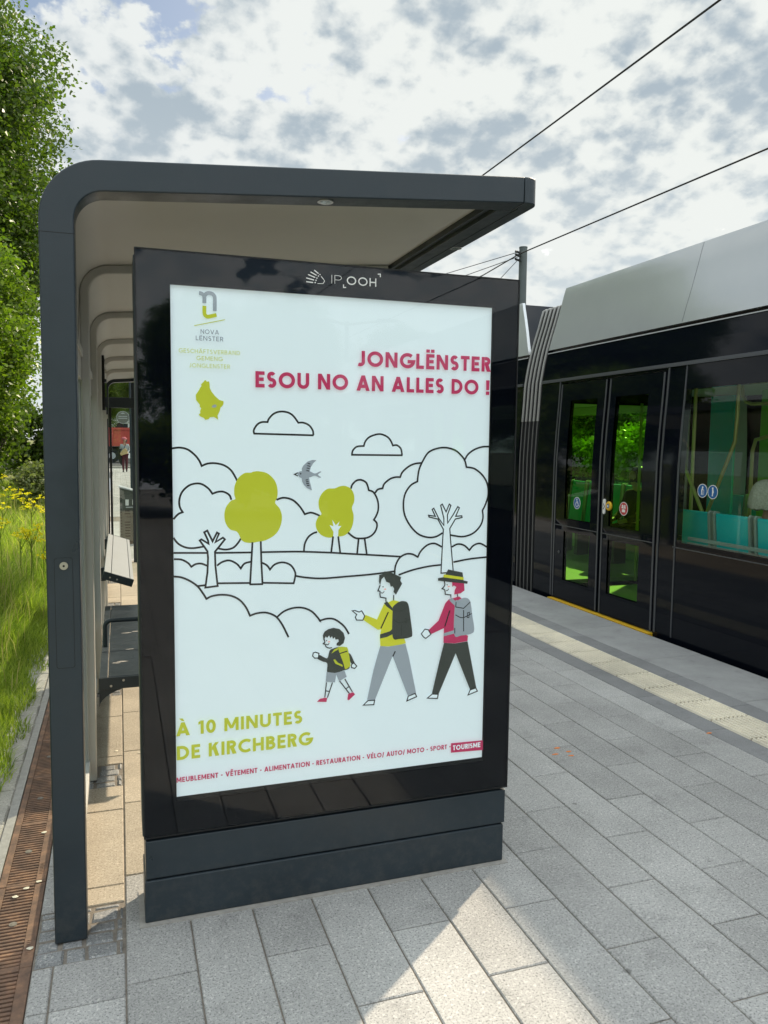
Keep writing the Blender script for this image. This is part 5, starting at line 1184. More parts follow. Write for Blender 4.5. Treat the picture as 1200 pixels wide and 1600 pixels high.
def build_passenger(name_label, y, x, facing, hair, cloth, hair_r):
    s = facing
    t = thing('person', name_label, 'person', (x, y, 0.0))
    hz = 1.245
    n = {'pelvis': ((x + s * .05, y, .53), (.15, .12)), 'belly': ((x + s * .03, y, .70), (.145, .105)), 'chest': ((x, y, .92), (.165, .105)), 'neck0': ((x + s * .0, y, 1.065), .062), 'neck': ((x + s * .02, y, 1.12), .052),
         'head0': ((x + s * .035, y, 1.19), (.068, .078)), 'head1': ((x + s * .04, y, hz + .02), (.074, .09)), 'crown': ((x + s * .03, y, hz + .085), (.055, .065)), 'nose': ((x + s * .135, y, hz - .01), .013)}
    e = [('pelvis', 'belly'), ('belly', 'chest'), ('chest', 'neck0'), ('neck0', 'neck'), ('neck', 'head0'), ('head0', 'head1'), ('head1', 'crown'), ('head1', 'nose')]
    for k, q in (('l', -1), ('r', 1)):
        n['sh' + k] = ((x, y + q * .17, 1.0), .062); n['el' + k] = ((x + s * .08, y + q * .22, .74), .045); n['wr' + k] = ((x + s * .27, y + q * .13, .66), .03); n['hd' + k] = ((x + s * .36, y + q * .10, .64), .034)
        n['hip' + k] = ((x + s * .12, y + q * .09, .53), .085); n['kn' + k] = ((x + s * .50, y + q * .10, .52), .06); n['an' + k] = ((x + s * .50, y + q * .10, .09), .04); n['ft' + k] = ((x + s * .64, y + q * .11, .045), .036)
        e += [('chest', 'sh' + k), ('sh' + k, 'el' + k), ('el' + k, 'wr' + k), ('wr' + k, 'hd' + k), ('pelvis', 'hip' + k), ('hip' + k, 'kn' + k), ('kn' + k, 'an' + k), ('an' + k, 'ft' + k)]
    skin_body('body', M['skin'], t, n, e)
    g = {k: (p, (r[0] * 1.1, r[1] * 1.12) if isinstance(r, tuple) else r * 1.18) for k, (p, r) in n.items() if k in ('pelvis', 'belly', 'chest', 'neck0', 'shl', 'shr', 'ell', 'elr', 'wrl', 'wrr')}
    skin_body('jumper', cloth, t, g, [a for a in e if a[0] in g and a[1] in g])
    g = {k: (p, (r[0] * 1.12, r[1] * 1.14) if isinstance(r, tuple) else r * 1.2) for k, (p, r) in n.items() if k in ('pelvis', 'hipl', 'hipr', 'knl', 'knr', 'anl', 'anr')}
    skin_body('trousers', M['cloth_black'], t, g, [a for a in e if a[0] in g and a[1] in g])
    hb_ = MB(); rr = random.Random(9); nn = 40; fl = [1 + rr.uniform(-.055, .055) for _ in range(nn)]; rows = []
    for q, (dz, k) in enumerate(((.135, .05), (.128, .42), (.108, .70), (.075, .90), (.03, 1.02), (-.02, 1.10), (-.065, 1.16), (-.10, 1.12), (-.112, .80), (-.10, .5))):
        rows.append([(x - s * .012 + hair_r[0] * k * (fl[j] if q > 1 else 1) * math.cos(2 * math.pi * j / nn), y + hair_r[1] * k * (fl[j] if q > 1 else 1) * math.sin(2 * math.pi * j / nn), hz + .02 + dz * hair_r[2] / .135 + (rr.uniform(-.008, .008) if 6 < q < 9 else 0)) for j in range(nn)])
    hb_.grid(rows, 0, True); hb_.f.append(tuple(range(nn))); hb_.m.append(0); hb_.build('hair', hair, t, smooth=60)
build_passenger('seated person with bobbed grey hair and red jumper, seen from behind through the tram window', 1.90 + 0.37, 4.88, 1, M['hair_grey'], M['cloth_red'], (0.118, 0.135, 0.135))
build_passenger('dark haired person seated across the aisle behind the green door glass of the tram', 6.2, 6.55, -1, M['hair_dark'], M['cloth_black'], (0.10, 0.105, 0.12))
def build_pedestrian():
    x, y = 0.24, 40.0
    t = thing('person', 'person in pink headscarf and wine trousers walking across the plaza with a tan shoulder bag', 'person', (x, y, 0.012))
    z0 = 0.012
    n = {'pelvis': ((x, y, .93), (.15, .11)), 'belly': ((x, y, 1.10), (.135, .10)), 'chest': ((x, y, 1.33), (.17, .105)), 'neck0': ((x, y, 1.475), .06), 'neck': ((x, y - .01, 1.53), .05), 'head0': ((x + .01, y - .02, 1.60), (.068, .08)), 'head1': ((x + .01, y - .02, 1.67), (.075, .09)), 'crown': ((x + .01, y - .01, 1.74), .058), 'nose': ((x + .035, y - .115, 1.655), .013)}
    e = [('pelvis', 'belly'), ('belly', 'chest'), ('chest', 'neck0'), ('neck0', 'neck'), ('neck', 'head0'), ('head0', 'head1'), ('head1', 'crown'), ('head1', 'nose')]
    for k, q, fy in (('l', -1, -.14), ('r', 1, .12)):
        n['sh' + k] = ((x + q * .175, y, 1.41), .06); n['el' + k] = ((x + q * .215, y + .02, 1.14), .045); n['wr' + k] = ((x + q * .15, y - .16, 1.02), .03); n['hd' + k] = ((x + q * .11, y - .22, 1.0), .034)
        n['hip' + k] = ((x + q * .085, y, .88), .085); n['kn' + k] = ((x + q * .085, y + fy * .7, .49), .058); n['an' + k] = ((x + q * .075, y + fy * 1.6, .10), .04); n['ft' + k] = ((x + q * .09, y + fy * 1.6 - .12, .05), .036)
        e += [('chest', 'sh' + k), ('sh' + k, 'el' + k), ('el' + k, 'wr' + k), ('wr' + k, 'hd' + k), ('pelvis', 'hip' + k), ('hip' + k, 'kn' + k), ('kn' + k, 'an' + k), ('an' + k, 'ft' + k)]
    skin_body('body', M['skin'], t, n, e)
    def wear(name, mat, ks, f):
        g = {k: (n[k][0], tuple(v * f for v in n[k][1]) if isinstance(n[k][1], tuple) else n[k][1] * f) for k in ks}
        skin_body(name, mat, t, g, [a for a in e if a[0] in g and a[1] in g])
    wear('top', M['cloth_grey'], ('chest', 'pelvis', 'belly', 'neck0', 'shl', 'shr', 'ell', 'elr', 'wrl', 'wrr'), 1.15)
    wear('trousers', M['cloth_wine'], ('pelvis', 'hipl', 'hipr', 'knl', 'knr', 'anl', 'anr'), 1.3)
    wear('shoe', M['cloth_black'], ('anl', 'ftl'), 1.25); wear('shoe', M['cloth_black'], ('anr', 'ftr'), 1.25)
    blob('hair', M['hair_dark'], t, (x + .03, y + .01, 1.64), (.095, .10, .13), 20, -0.7)
    blob('headscarf', M['cloth_pink'], t, (x - .02, y + .01, 1.72), (.13, .125, .105), 20, -0.3)
    bag = thing('shoulder_bag', 'tan canvas shoulder bag carried at the hip of the walking person', 'bag', (x - .1, y - .2, .95))
    b = MB(); b.prism([(-.19, .86), (.14, .98), (.12, 1.16), (.02, 1.26), (-.13, 1.14), (-.24, .98)], lambda a, c, d: (x + a, d, c), y - .31, y - .20); b.build('bag_body', M['tan'], bag, bevel=0.03, seg=3)
    s = MB(); s.tube([(x - .05, y - .25, 1.2), (x + .03, y - .16, 1.4), (x + .06, y - .02, 1.50), (x + .02, y + .13, 1.35)], 0.014, 8); s.build('strap', M['cloth_black'], bag, smooth=60)
    c = thing('dark_coat', 'black coat draped over the arm beside the wine trousers of the walking person', 'coat', (x - .24, y, .6))
    co = MB(); co.prism([(-.30, 1.20), (-.18, 1.22), (-.15, .95), (-.10, .45), (-.17, .36), (-.27, .52), (-.34, .80)], lambda a, d2, d: (x + a, d, d2), y - .12, y + .10); co.build('coat_cloth', M['cloth_black'], c, bevel=0.04, seg=3)
build_pedestrian()

# ------------------------------------------------------------------ beyond the shelter
def build_far_things():
    t = thing('stop_sign', 'round grey stop disc with pale rim on a slim dark pole past the shelter end', 'stop sign', (0.225, 17.0, 0.0))
    p = MB(); p.tube([(0.228, 17.0, 0), (0.228, 17.0, 3.6)], 0.031, 14); p.build('pole', M['anthracite'], t, smooth=60)
    d = MB(); d.disc((0.052, 16.985, 2.195), (0, 1, 0), 0.148, 0.02, 36); o = d.build('sign_disc', M['white_metal'], t, smooth=30)
    d = MB(); d.disc((0.052, 16.984, 2.195), (0, -1, 0), 0.136, 0.003, 36); d.build('sign_face', M['sign_grey'], o)
    m = MB()
    for k, (w, pts) in enumerate([(.016, [(-.10, .02), (.10, .02)]), (.016, [(-.10, -.025), (.10, -.025)]), (.014, [(-.045, .085), (0, .108), (.045, .085)]), (.02, [(-.02, .09), (.02, .09)])]):
        ribbon(m, [(0.052 + a, 2.195 + b) for a, b in pts], w, 16.9805 - k * .0004, 0)
    m.build('sign_marks', M['white_metal'], o, normals=False)
    # litter bin of slotted sheet metal
    t = thing('litter_bin', 'olive grey litter bin with horizontal slots and a sloping lid beyond the shelter', 'litter bin', (0.22, 10.55, 0.0))
    x0, x1, y0, y1 = -0.055, 0.46, 10.40, 10.78
    lid = lambda x: 0.905 - 0.30 * (x - x0)
    body = MB(); body.prism([(x0, 0.05), (x1, 0.05), (x1, lid(x1)), (x0, lid(x0))], XZ, y0, y1); bo = body.build('bin_body', M['bin'], t, bevel=0.006)
    l = MB(); l.prism([(x0 - .015, lid(x0) + .003), (x1 + .015, lid(x1 + .015) + .003), (x1 + .015, lid(x1) + .02), (x0 - .015, lid(x0) + .025)], XZ, y0 - .02, y1 + .02); l.build('lid', M['white_metal'], t, bevel=0.003)
    s = MB()
    for k in range(11): s.box(x0 + 0.075, x0 + 0.155, y0 - 0.002, y0 + 0.003, 0.12 + 0.045 * k, 0.138 + 0.045 * k) if k in (8, 9) or k < 6 else None
    for k in range(16): s.box(x0 + 0.006, x0 + 0.03, y0 - 0.002, y0 + 0.003, 0.10 + 0.045 * k, 0.118 + 0.045 * k)
    for k in range(10): s.box(x0 + 0.19, x0 + 0.40, y0 - 0.002, y0 + 0.003, 0.12 + 0.045 * k, 0.138 + 0.045 * k) if k in (8, 9) or k < 6 else None
    s.build('slot', M['void'], bo)
    w = MB(); w.box(x0 + 0.085, x0 + 0.135, y0 - 0.003, y0 + 0.002, 0.62, 0.715); w.box(x0 + 0.19, x0 + 0.215, y0 - 0.003, y0 + 0.002, 0.63, 0.715); w.build('lit_opening', M['white'], bo)  # white plates painted as the lit background showing through two openings
    w = MB(); w.box(x0 + 0.09, x1 - 0.03, y0 - 0.03, y0 + 0.002, 0.585, 0.60); w.build('ash_shelf', M['white_metal'], bo)
    w = MB(); letters(w, 'SAFE', 30, .18, x0 + .10, x0 + .25, 0.425, y0 - .003, 0); w.build('lettering', M['black'], bo, normals=False)
    f = MB(); f.box(x0 + .02, x1 - .02, y0 + .02, y1 - .02, 0, 0.049); f.build('foot', M['anthracite_dark'], t)
    # red tipper on the road
    t = thing('tipper_truck', 'red tipper truck with dark chassis passing behind the plaza', 'truck', (0.8, 58.0, 0.045))
    b = MB(); b.prism([(-2.6, 1.22), (3.2, 1.22), (3.35, 2.55), (-2.75, 2.55)], XZ, 57.0, 59.2); bo = b.build('tipper_body', M['red_truck'], t, bevel=0.03)
    for x in (-2.4, -1.5, -0.6, 0.3, 1.2, 2.1, 3.0):
        r = MB(); r.prism([(x, 1.25), (x + .10, 1.25), (x + .22, 2.40), (x + .12, 2.40)], XZ, 56.93, 56.999); r.build('rib', M['red_truck'], bo)
    r = MB(); r.box(-2.76, 3.36, 56.92, 56.999, 2.41, 2.56); r.build('top_rail', M['red_truck'], bo)
    c = MB(); c.box(-2.7, 5.2, 57.4, 58.8, 0.75, 1.2); c.build('chassis', M['cloth_black'], t)
    for x in (-1.8, -0.5, 4.3):
        for yy in (56.95, 59.0):
            w = MB(); w.disc((x, yy, 0.545), (0, 1, 0), 0.5, 0.28, 28); wo = w.build('wheel', M['cloth_black'], t, smooth=40)
            w = MB(); w.disc((x, yy - .01, 0.545), (0, 1, 0), 0.24, 0.02, 20); w.build('hub', M['white_metal'], wo)
    c = MB(); c.prism([(3.6, .8), (5.5, .8), (5.5, 2.0), (5.2, 3.0), (3.6, 3.0)], XZ, 57.0, 59.2); c.build('cab', M['red_truck'], t, bevel=0.08)
    g = MB(); g.box(4.3, 5.1, 56.99, 57.0, 2.0, 2.8); g.build('cab_window', M['window_dark'], t)
    h = MB(); h.prism([(-0.25, 2.56), (0.35, 2.56), (0.22, 2.86), (0.05, 2.98), (-0.12, 2.84)], XZ, 57.9, 58.6); h.build('load_heap', M['cloth_black'], t)
    # white building
    t = thing('building', 'white rendered building with dark windows far behind the red truck', 'building', (-3, 82, 0))
    w = MB(); w.box(-5.4, 1.4, 80, 92, -0.1, 7.0); w.build('wall', M['facade'], t)
    r = MB(); r.box(-5.7, 1.7, 79.7, 92.3, 7.0, 7.3); r.build('roof', M['pole_grey'], t)
    for fx in range(4):
        for fz in range(2):
            w = MB(); w.box(-4.9 + 1.62 * fx, -4.0 + 1.62 * fx, 79.96, 79.999, 1.4 + 2.7 * fz, 3.3 + 2.7 * fz); wo = w.build('window', M['window_dark'], t)
            q = MB(); q.box(-5.0 + 1.62 * fx, -3.9 + 1.62 * fx, 79.93, 79.999, 1.30 + 2.7 * fz, 1.395 + 2.7 * fz); q.build('sill', M['facade'], wo)
build_far_things()
# catenary
def build_catenary():
    t = thing('catenary_pole', 'slim grey catenary pole rising behind the tram roof', 'pole', (10.2, 16.3, -0.34))
    p = MB(); p.tube([(10.2, 16.3, -0.34), (10.2, 16.3, 6.84)], [0.135, 0.105], 20); p.build('mast', M['pole_grey'], t, smooth=60)
    p = MB(); p.disc((10.2, 16.3, 6.84), (0, 0, 1), 0.112, 0.03, 20); p.build('cap', M['pole_grey'], t, smooth=40)
    for z in (6.70, 6.62, 6.50):
        p = MB(); p.tube([(10.08, 16.25, z), (9.9, 16.15, z)], 0.03, 10); p.build('insulator', M['wire'], t, smooth=50)
    def wire(pts, r, label, sag=0.0):
        P = []
        for a, b in zip(pts[:-1], pts[1:]):
            for k in range(12):
                q = k / 12; P.append((a[0] + (b[0] - a[0]) * q, a[1] + (b[1] - a[1]) * q, a[2] + (b[2] - a[2]) * q - sag * 4 * q * (1 - q)))
        P.append(pts[-1])
        w = MB(); w.tube(P, r, 6); o = w.build('overhead_wire', M['wire'], at=pts[0], smooth=60); tag(o, label, 'wire', 'overhead tram wires')
    wire([(5.7, -60, 6.09), (5.7, 4.05, 6.091), (5.7, 9.4, 6.063), (5.7, 90, 6.05)], 0.0125, 'thick contact wire running highest above the tram and behind the shelter roof')
    wire([(10.0, -60, 6.45), (10.0, 7.8, 6.48), (9.99, 16.12, 6.634), (10.0, 18.3, 6.514), (10.0, 90, 6.3)], 0.016, 'long wire passing the top of the catenary pole toward the upper right')
    wire([(10.05, 16.2, 6.72), (5.7, 11.056, 4.97)][:1] + [(6.9, 40.0, 7.55)], 0.010, 'topmost thin wire leaving the catenary pole to the left')
    wire([(10.05, 16.2, 6.60), (9.0, 40.0, 7.35)], 0.010, 'middle thin wire leaving the catenary pole to the left')
    wire([(9.98, 16.15, 6.50), (9.2, 15.509, 5.879), (8.0, 14.5, 4.9)], 0.009, 'steep stay wire dropping from the catenary pole behind the panel corner')
build_catenary()
def build_lamp():
    t = thing('street_lamp', 'grey double armed street lamp behind the viewer, mirrored in the poster glass', 'street lamp', (7.55, -24.0, -0.34))
    p = MB(); p.tube([(7.55, -24, -0.34), (7.55, -24, 5.85)], [0.1, 0.07], 16); p.build('mast', M['pole_grey'], t, smooth=60)
    for s in (-1, 1):
        a = MB(); a.tube([(7.55, -24, 5.75), (7.55 + s * 0.8, -24, 5.88), (7.55 + s * 1.7, -24, 5.98)], [0.045, 0.045, 0.05], 10); a.build('arm', M['pole_grey'], t, smooth=60)
        a = MB(); a.box(min(7.55 + s * 1.1, 7.55 + s * 1.9), max(7.55 + s * 1.1, 7.55 + s * 1.9), -24.12, -23.88, 5.94, 6.02); a.build('lamp_head', M['pole_grey'], t, bevel=0.03)
build_lamp()
# ------------------------------------------------------------------ plants
def leaf_mesh(name, pos, size, mat, seed, up=0.3, aspect=0.62):
    """many small folded leaves at the given points, one mesh"""
    r = np.random.default_rng(seed); n = len(pos)
    a = r.normal(size=(n, 3)); a[:, 2] = a[:, 2] * 0.7 + up * 0; a /= np.linalg.norm(a, axis=1)[:, None]
    b = r.normal(size=(n, 3)); b -= a * (a * b).sum(1)[:, None]; b /= np.linalg.norm(b, axis=1)[:, None]
    s = size * r.uniform(0.6, 1.3, n)[:, None]; c = np.cross(a, b)
    v = np.empty((n, 4, 3)); v[:, 0] = pos - a * s; v[:, 1] = pos + b * s * aspect + c * s * .18; v[:, 2] = pos + a * s; v[:, 3] = pos - b * s * aspect + c * s * .18
    me = bpy.data.meshes.new(name); me.vertices.add(4 * n); me.vertices.foreach_set('co', v.reshape(-1).astype(np.float32))
    me.loops.add(4 * n); me.loops.foreach_set('vertex_index', np.arange(4 * n, dtype=np.int32))
    me.polygons.add(n); me.polygons.foreach_set('loop_start', np.arange(0, 4 * n, 4, dtype=np.int32)); me.polygons.foreach_set('loop_total', np.full(n, 4, dtype=np.int32))
    me.materials.append(mat); me.update(calc_edges=True); me.validate(); return me
def crown_points(seed, c, rad3, nclump, per, spread, lobes=9, gap=0.25):
    r = np.random.default_rng(seed); c = np.array(c); rad3 = np.array(rad3)
    lob = r.normal(size=(lobes, 3)); lob /= np.linalg.norm(lob, axis=1)[:, None]; lob[:, 2] = lob[:, 2] * .9
    lc = c + lob * rad3 * r.uniform(.45, .72, (lobes, 1)); lr = rad3.mean() * r.uniform(.34, .52, lobes)
    pts = []
    for k in range(nclump):
        i = r.integers(lobes); d = r.normal(size=3); d /= np.linalg.norm(d)
        q = lc[i] + d * lr[i] * (r.uniform(.35, 1.0) ** 0.5) * np.array([1, 1, .85])
        pts.append(q + r.normal(size=(per, 3)) * spread * np.array([1, 1, .6]))
    return np.concatenate(pts)
def make_tree(label, loc, h, rad3, cz, mat, seed, leaf=0.09, nclump=900, per=34, spread=0.28, lobes=14, group=None, name='tree', trunk_r=0.22):
    t = thing(name, label, 'tree', loc, group)
    L = Vector(loc); rr = random.Random(seed)
    tk = MB(); top = L + Vector((rr.uniform(-.3, .3), rr.uniform(-.3, .3), cz + rad3[2] * .5))
    tk.tube([L + Vector((0, 0, -0.15)), L + Vector((0, 0, 0.25)), L.lerp(top, .3), L.lerp(top, .65) + Vector((rr.uniform(-.15, .15), 0, 0)), top], [trunk_r * 1.5, trunk_r, trunk_r * .8, trunk_r * .5, .03], 12)
    for k in range(12):
        f = rr.uniform(.25, .85); s = L.lerp(top, f); a = rr.uniform(0, 6.28); ln = rr.uniform(.45, .85)
        e = s + Vector((math.cos(a) * rad3[0] * ln, math.sin(a) * rad3[1] * ln, rr.uniform(.2, .6) * rad3[2] * .6))
        m_ = s.lerp(e, .5) + Vector((0, 0, -.12 * rad3[2] * .3))
        tk.tube([s, m_, e], [trunk_r * .38 * (1.2 - f), trunk_r * .22, .012], 7)
    tk.build('trunk', M['bark'], t, smooth=60)
    P = crown_points(seed, L + Vector((0, 0, cz)), rad3, nclump, per, spread, lobes)
    P = P - np.array(loc)
    me = leaf_mesh('crown', P, leaf, mat, seed + 1)
    o = bpy.data.objects.new('crown', me); COL.objects.link(o); o.parent = t; o['org'] = tuple(loc)
    return t
T1 = make_tree('tall deep green tree with uneven crown rising highest at the left edge', (-6.35, 24.5, 0), 17, (4.7, 4.7, 8.5), 9.5, M['leaf_dark'], 11, 0.074, 7200, 52, 0.27, 56, trunk_r=0.32)
T2 = make_tree('lower sunlit yellow green tree in front of the taller dark tree', (-4.45, 16.8, 0), 8, (2.6, 2.5, 3.0), 4.1, M['leaf_bright'], 23, 0.056, 3400, 46, 0.17, 30, trunk_r=0.18)
def bush(label, loc, rad3, mat, seed, n, leaf):
    t = thing('bush', label, 'bush', loc)
    L = Vector(loc); st_ = MB(); rr = random.Random(seed)
    for k in range(9):
        a = rr.uniform(0, 6.28); st_.tube([L + Vector((rr.uniform(-.1, .1), rr.uniform(-.1, .1), -.05)), L + Vector((math.cos(a) * rad3[0] * .3, math.sin(a) * rad3[1] * .3, rad3[2] * .9)), L + Vector((math.cos(a) * rad3[0] * .6, math.sin(a) * rad3[1] * .6, rad3[2] * 1.5))], [.03, .02, .006], 6)
    st_.build('stems', M['bark'], t, smooth=60)
    P = crown_points(seed, L + Vector((0, 0, rad3[2])), rad3, n, 30, .16, 12) - np.array(loc)
    P[:, 2] = np.maximum(P[:, 2], 0.02)
    o = bpy.data.objects.new('foliage', leaf_mesh('foliage', P, leaf, mat, seed)); COL.objects.link(o); o.parent = t; o['org'] = tuple(loc)
    return t
bush('dark shrub in the shade at the foot of the yellow green tree', (-3.4, 19.5, 0), (1.5, 1.2, 1.5), M['leaf_dark'], 31, 420, 0.07)
bush('second dark shrub filling the gap under the tall tree', (-2.6, 23.5, 0), (1.4, 1.3, 1.7), M['leaf_dark'], 32, 380, 0.075)
bush('pale grey green shrub behind the yellow flowers beside the shelter wall', (-1.75, 15.6, 0), (0.75, 0.7, 0.55), M['leaf_grey'], 33, 260, 0.05)
# trees farther along the meadow, beyond the end of the shelter and across the tracks
GT = 'trees standing in the background'
dup(T1, (-8.2, 37, 0), 1.9, 0.85, 'tall tree partly hidden behind the left edge tree, farther along the meadow')
dup(T1, (3.4, 68, 0), 2.6, 0.75, 'green tree far beyond the shelter end above the dark rail')
dup(T1, (-2.2, 74, 0), 4.1, 0.7, 'green tree in front of the white building far beyond the shelter')
dup(T2, (-7.0, 30, 0), 3.3, 1.0, 'bushy yellow green tree deeper in the meadow behind the shelter wall')
dup(T2, (-8.5, 9.0, 0), 0.9, 1.05, 'yellow green tree on the meadow left of the shelter, outside the picture edge')
dup(T1, (-10.5, -6.0, 0), 5.0, 0.8, 'tall green tree on the meadow behind the viewer')
for k, (x, y, s, a) in enumerate([(14.5, -3, .80, .4), (15.2, 3.0, .74, 1.6), (14.2, 8.5, .86, 2.9), (15.4, 14.0, .82, 4.0), (14.6, 20.0, .86, 5.1), (15.0, 27, .84, .2), (15.5, 36, .9, 2.2)]):
    dup(T2, (x, y, -0.36), a, s, 'yellow green tree across the tracks, seen only through the tram windows', 'trees across the tracks')
for k, (x, y, s, a) in enumerate([(-10, -36, .52, 1.1), (-5.5, -34, .46, 3.0), (-1.0, -36, .42, 5.5), (4.0, -38, .58, .4), (8.5, -40, .62, 1.6), (13.5, -36, .50, 2.9), (18, -34, .5, .9)]):
    dup(T1, (x, y, -0.3), a, s, 'tree far behind the viewer, mirrored faintly in the poster glass', 'trees behind the viewer')
hb = bush('tall yellow green bush nearest the tram across the tracks, seen through the tram windows', (13.0, 0.5, -0.36), (1.6, 1.6, 1.5), M['leaf_bright'], 41, 700, 0.075)
hb['group'] = 'bushes across the tracks'; hb['label'] = 'yellow green bush across the tracks, seen only through the tram windows'
for k in range(11): dup(hb, (13.0 + 0.5 * math.sin(k * 2.1), 3.2 + 2.7 * k, -0.36), k * 1.3, 0.95 + 0.12 * math.sin(k * 3.3))
hb2 = dup(hb, (-6.5, -15.0, -0.05), 0.4, 0.95)  # added row of unseen bushes, placed to darken what the panel glass mirrors
hb2['label'] = 'added rounded bush behind the viewer, darkening the reflection in the panel glass'; hb2['group'] = 'added bushes behind the viewer'
for k in range(5): dup(hb2, (-4.2 + 2.0 * k, -15.5 + 0.8 * math.sin(k * 2.2), -0.05), k * 1.7, 0.85 + 0.2 * math.sin(k * 3.1))
# grass: nobody could count it
def build_grass():
    r = np.random.default_rng(5); B = []
    def patch(n, xf, y0, y1, hmin, hmax, w, power=1.0):
        y = y0 + (y1 - y0) * r.uniform(0, 1, n) ** power
        lo, hi = xf(y); x = lo + (hi - lo) * r.uniform(0, 1, n)
        tall = 0.6 + 0.6 * (np.sin(x * 2.1 + y * 1.3) * np.sin(y * 0.7 - x) * .5 + .5)
        edge = np.clip((-x - 0.62) / 0.5, 0.32, 1)
        h = r.uniform(hmin, hmax, n) * tall * edge
        B.append((x, y, h, np.full(n, w) * r.uniform(.7, 1.3, n)))
    fringe = lambda y: (np.full_like(y, -1.7), -0.66 + 0.07 * np.sin(y * 4.1) + 0.05 * np.sin(y * 9.7))
    patch(30000, fringe, -1.0, 4.6, .12, .40, .0055)
    patch(9000, lambda y: (np.full_like(y, -0.85), -0.64 + 0.05 * np.sin(y * 5.3)), -1.0, 6.0, .22, .50, .0050)
    patch(16000, lambda y: (-0.8 - 0.17 * (y + 2.6), np.full_like(y, -0.66)), 4.0, 10.0, .18, .50, .0085)
    patch(24000, lambda y: (-0.7 - 0.18 * (y + 2.6), np.full_like(y, -0.72)), 9.0, 26.0, .25, .60, .015)
    patch(26000, lambda y: (np.full_like(y, -7.5), np.full_like(y, -1.5)), -8.0, 26.0, .2, .5, .013)
    x, y, h, w = (np.concatenate([b[i] for b in B]) for i in range(4)); n = len(x)
    a = r.uniform(0, 2 * np.pi, n); lean = r.uniform(.1, .75, n) * h; la = r.uniform(0, 2 * np.pi, n)
    px, py = np.cos(a) * w / 2, np.sin(a) * w / 2; lx, ly = np.cos(la) * lean, np.sin(la) * lean
    ns = 1000; yy = r.uniform(-1, 16, ns); xx = -0.72 - (0.15 * (yy + 2.66)) * r.uniform(0, 1, ns)      # dry stalks among the blades
    x = np.concatenate([x, xx]); y = np.concatenate([y, yy]); h = np.concatenate([h, r.uniform(.35, .68, ns) * np.clip((-xx - .5) / .5, .4, 1)]); w = np.concatenate([w, .0035 + .0006 * (yy + 2.6)])
    a = np.concatenate([a, r.uniform(0, 6.28, ns)]); lean = np.concatenate([lean, r.uniform(.05, .3, ns) * h[-ns:]]); la = np.concatenate([la, r.uniform(0, 6.28, ns)]); n0, n = n, n + ns
    px, py = np.cos(a) * w / 2, np.sin(a) * w / 2; lx, ly = np.cos(la) * lean, np.sin(la) * lean
    z0 = -0.04
    v = np.empty((n, 5, 3))
    v[:, 0] = np.stack([x - px, y - py, np.full(n, z0)], 1); v[:, 1] = np.stack([x + px, y + py, np.full(n, z0)], 1)
    v[:, 2] = np.stack([x + px * .8 + lx * .35, y + py * .8 + ly * .35, z0 + h * .6], 1); v[:, 3] = np.stack([x - px * .8 + lx * .35, y - py * .8 + ly * .35, z0 + h * .6], 1)
    v[:, 4] = np.stack([x + lx, y + ly, z0 + h * (1 - .25 * (lean / h) ** 2)], 1)
    me = bpy.data.meshes.new('grass'); me.vertices.add(5 * n); me.vertices.foreach_set('co', v.reshape(-1).astype(np.float32))
    idx = (np.arange(n)[:, None] * 5 + np.array([0, 1, 2, 3, 3, 2, 4])).reshape(-1).astype(np.int32)
    me.loops.add(7 * n); me.loops.foreach_set('vertex_index', idx)
    ls = np.empty(2 * n, dtype=np.int32); ls[0::2] = np.arange(n) * 7; ls[1::2] = np.arange(n) * 7 + 4
    lt = np.tile(np.array([4, 3], dtype=np.int32), n)
    me.polygons.add(2 * n); me.polygons.foreach_set('loop_start', ls); me.polygons.foreach_set('loop_total', lt)
    me.materials.append(M['grass']); me.materials.append(M['straw'])
    me.polygons.foreach_set('material_index', (np.arange(2 * n) >= 2 * n0).astype(np.int32)); me.update(calc_edges=True)
    o = bpy.data.objects.new('meadow_grass', me); COL.objects.link(o)
    tag(o, 'long sunlit meadow grass along the kerb left of the shelter', 'grass', kind='stuff')
build_grass()
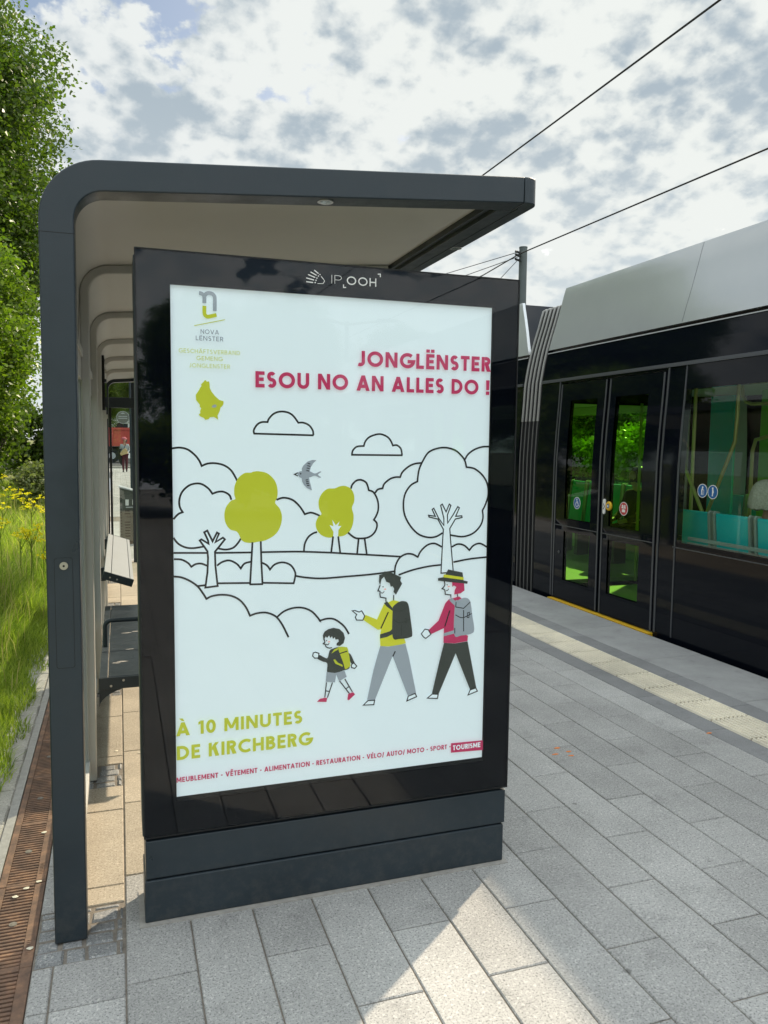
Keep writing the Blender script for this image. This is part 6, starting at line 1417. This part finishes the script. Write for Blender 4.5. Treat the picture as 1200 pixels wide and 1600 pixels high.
def build_flowers():
    rr = random.Random(12); protos = []
    for q in range(3):
        t = thing('yellow_wildflower', 'yellow flowered meadow weed with flat flower heads standing in the long grass', 'flower', (0, 0, 0), 'yellow wildflowers in the meadow')
        s = MB(); heads = []; h = 0.75 + 0.12 * q
        s.tube([(0, 0, 0), (.02, .01, h * .5), (.03, .0, h * .8)], [.006, .005, .004], 5)
        for k in range(6):
            a = k * 1.05 + q; e = (.03 + math.cos(a) * rr.uniform(.05, .13), math.sin(a) * rr.uniform(.05, .13), h * rr.uniform(.88, 1.05)); s.tube([(.03, 0, h * rr.uniform(.6, .8)), e], [.0035, .0025], 4); heads.append(e)
        s.build('stalk', M['leaf_bright'], t)
        for hi, e in enumerate(heads):
            P = [(e[0] + rr.gauss(0, .024), e[1] + rr.gauss(0, .024), e[2] + rr.gauss(0, .009)) for k in range(9)]
            o = bpy.data.objects.new('flower_head', leaf_mesh('flower_head', np.array(P), 0.020, M['flower'], 60 + q * 10 + hi, aspect=.9)); COL.objects.link(o); o.parent = t
        protos.append(t)
    spots = []
    for k in range(21):
        y = 4.2 + 13 * rr.random(); spots.append((-(0.080 + 0.06 * rr.random()) * (y + 2.66), y))
    for k in range(26): spots.append((-1.6 - 3.5 * rr.random(), -4 + 15 * rr.random()))
    for i, (x, y) in enumerate(spots):
        c = protos[i % 3] if i < 3 else dup(protos[i % 3])
        c.location = (x, y, -0.03); c.rotation_euler.z = rr.random() * 6.28; c.scale = (rr.uniform(.58, .9),) * 3
build_flowers()
# litter on the ground
def build_litter():
    rr = random.Random(2)
    def scrap(name, label, cat, group, x, y, z, r, mat, stretch=1.0):
        mb = MB(); n = 9; a0 = rr.random() * 6
        ring = [(x + r * rr.uniform(.7, 1.2) * stretch * math.cos(q + 0) , y + r * rr.uniform(.7, 1.2) * math.sin(q), z + .001 + .12 * r * rr.random()) for q in np.arange(n) * 2 * math.pi / n]
        top = [(x + (p[0] - x) * .6, y + (p[1] - y) * .6, z + r * .35) for p in ring]
        mb.grid([ring, top], 0, True); mb.f.append(tuple(range(n, 2 * n))); mb.m.append(0); mb.f.append(tuple(range(n))[::-1]); mb.m.append(0)
        o = mb.build(name, mat, at=(x, y, z), smooth=60); tag(o, label, cat, group)
    for x, y, lab in ((2.131, .884, 'small orange petal lying lowest left of the cluster on the paving'), (2.189, .957, 'tiny orange petal lying farthest back of the cluster on the paving'), (2.221, .895, 'long orange petal at the right of the cluster on the paving'), (2.205, .843, 'orange petal lying nearest the viewer in the cluster on the paving'), (3.153, .893, 'single orange petal beside the dark band near the tactile strip')):
        scrap('orange_petal', lab, 'petal', 'orange petals on the paving', x, y, 0.0005, .008, M['orange'], 2.4)
    for x, y, lab in ((-.411, .366, 'round pale leaf lying next to the bolt hole of the rusty drain'), (-.371, .40, 'pale leaf scrap near the outer rim of the rusty drain'), (-.361, -.012, 'pale leaf scrap on the drain rim closest to the post foot'), (-.442, .318, 'largest pale dry leaf lying flat on the rusty grate'), (-.385, .794, 'pale scrap farther back on the rusty grate')):
        scrap('dry_leaf', lab, 'leaf', 'dry leaves on the drain', x, y, 0.0, .009, M['pale_leaf'], 1.3)
    for x, y, lab in ((-.10, 1.62, 'small pale pebble on the tan paving under the bench'), (.02, 1.56, 'pale pebble on the paving right of the joint under the bench')):
        scrap('pebble', lab, 'pebble', 'pebbles under the bench', x, y, 0.0, .011, M['pale_leaf'])
build_litter()
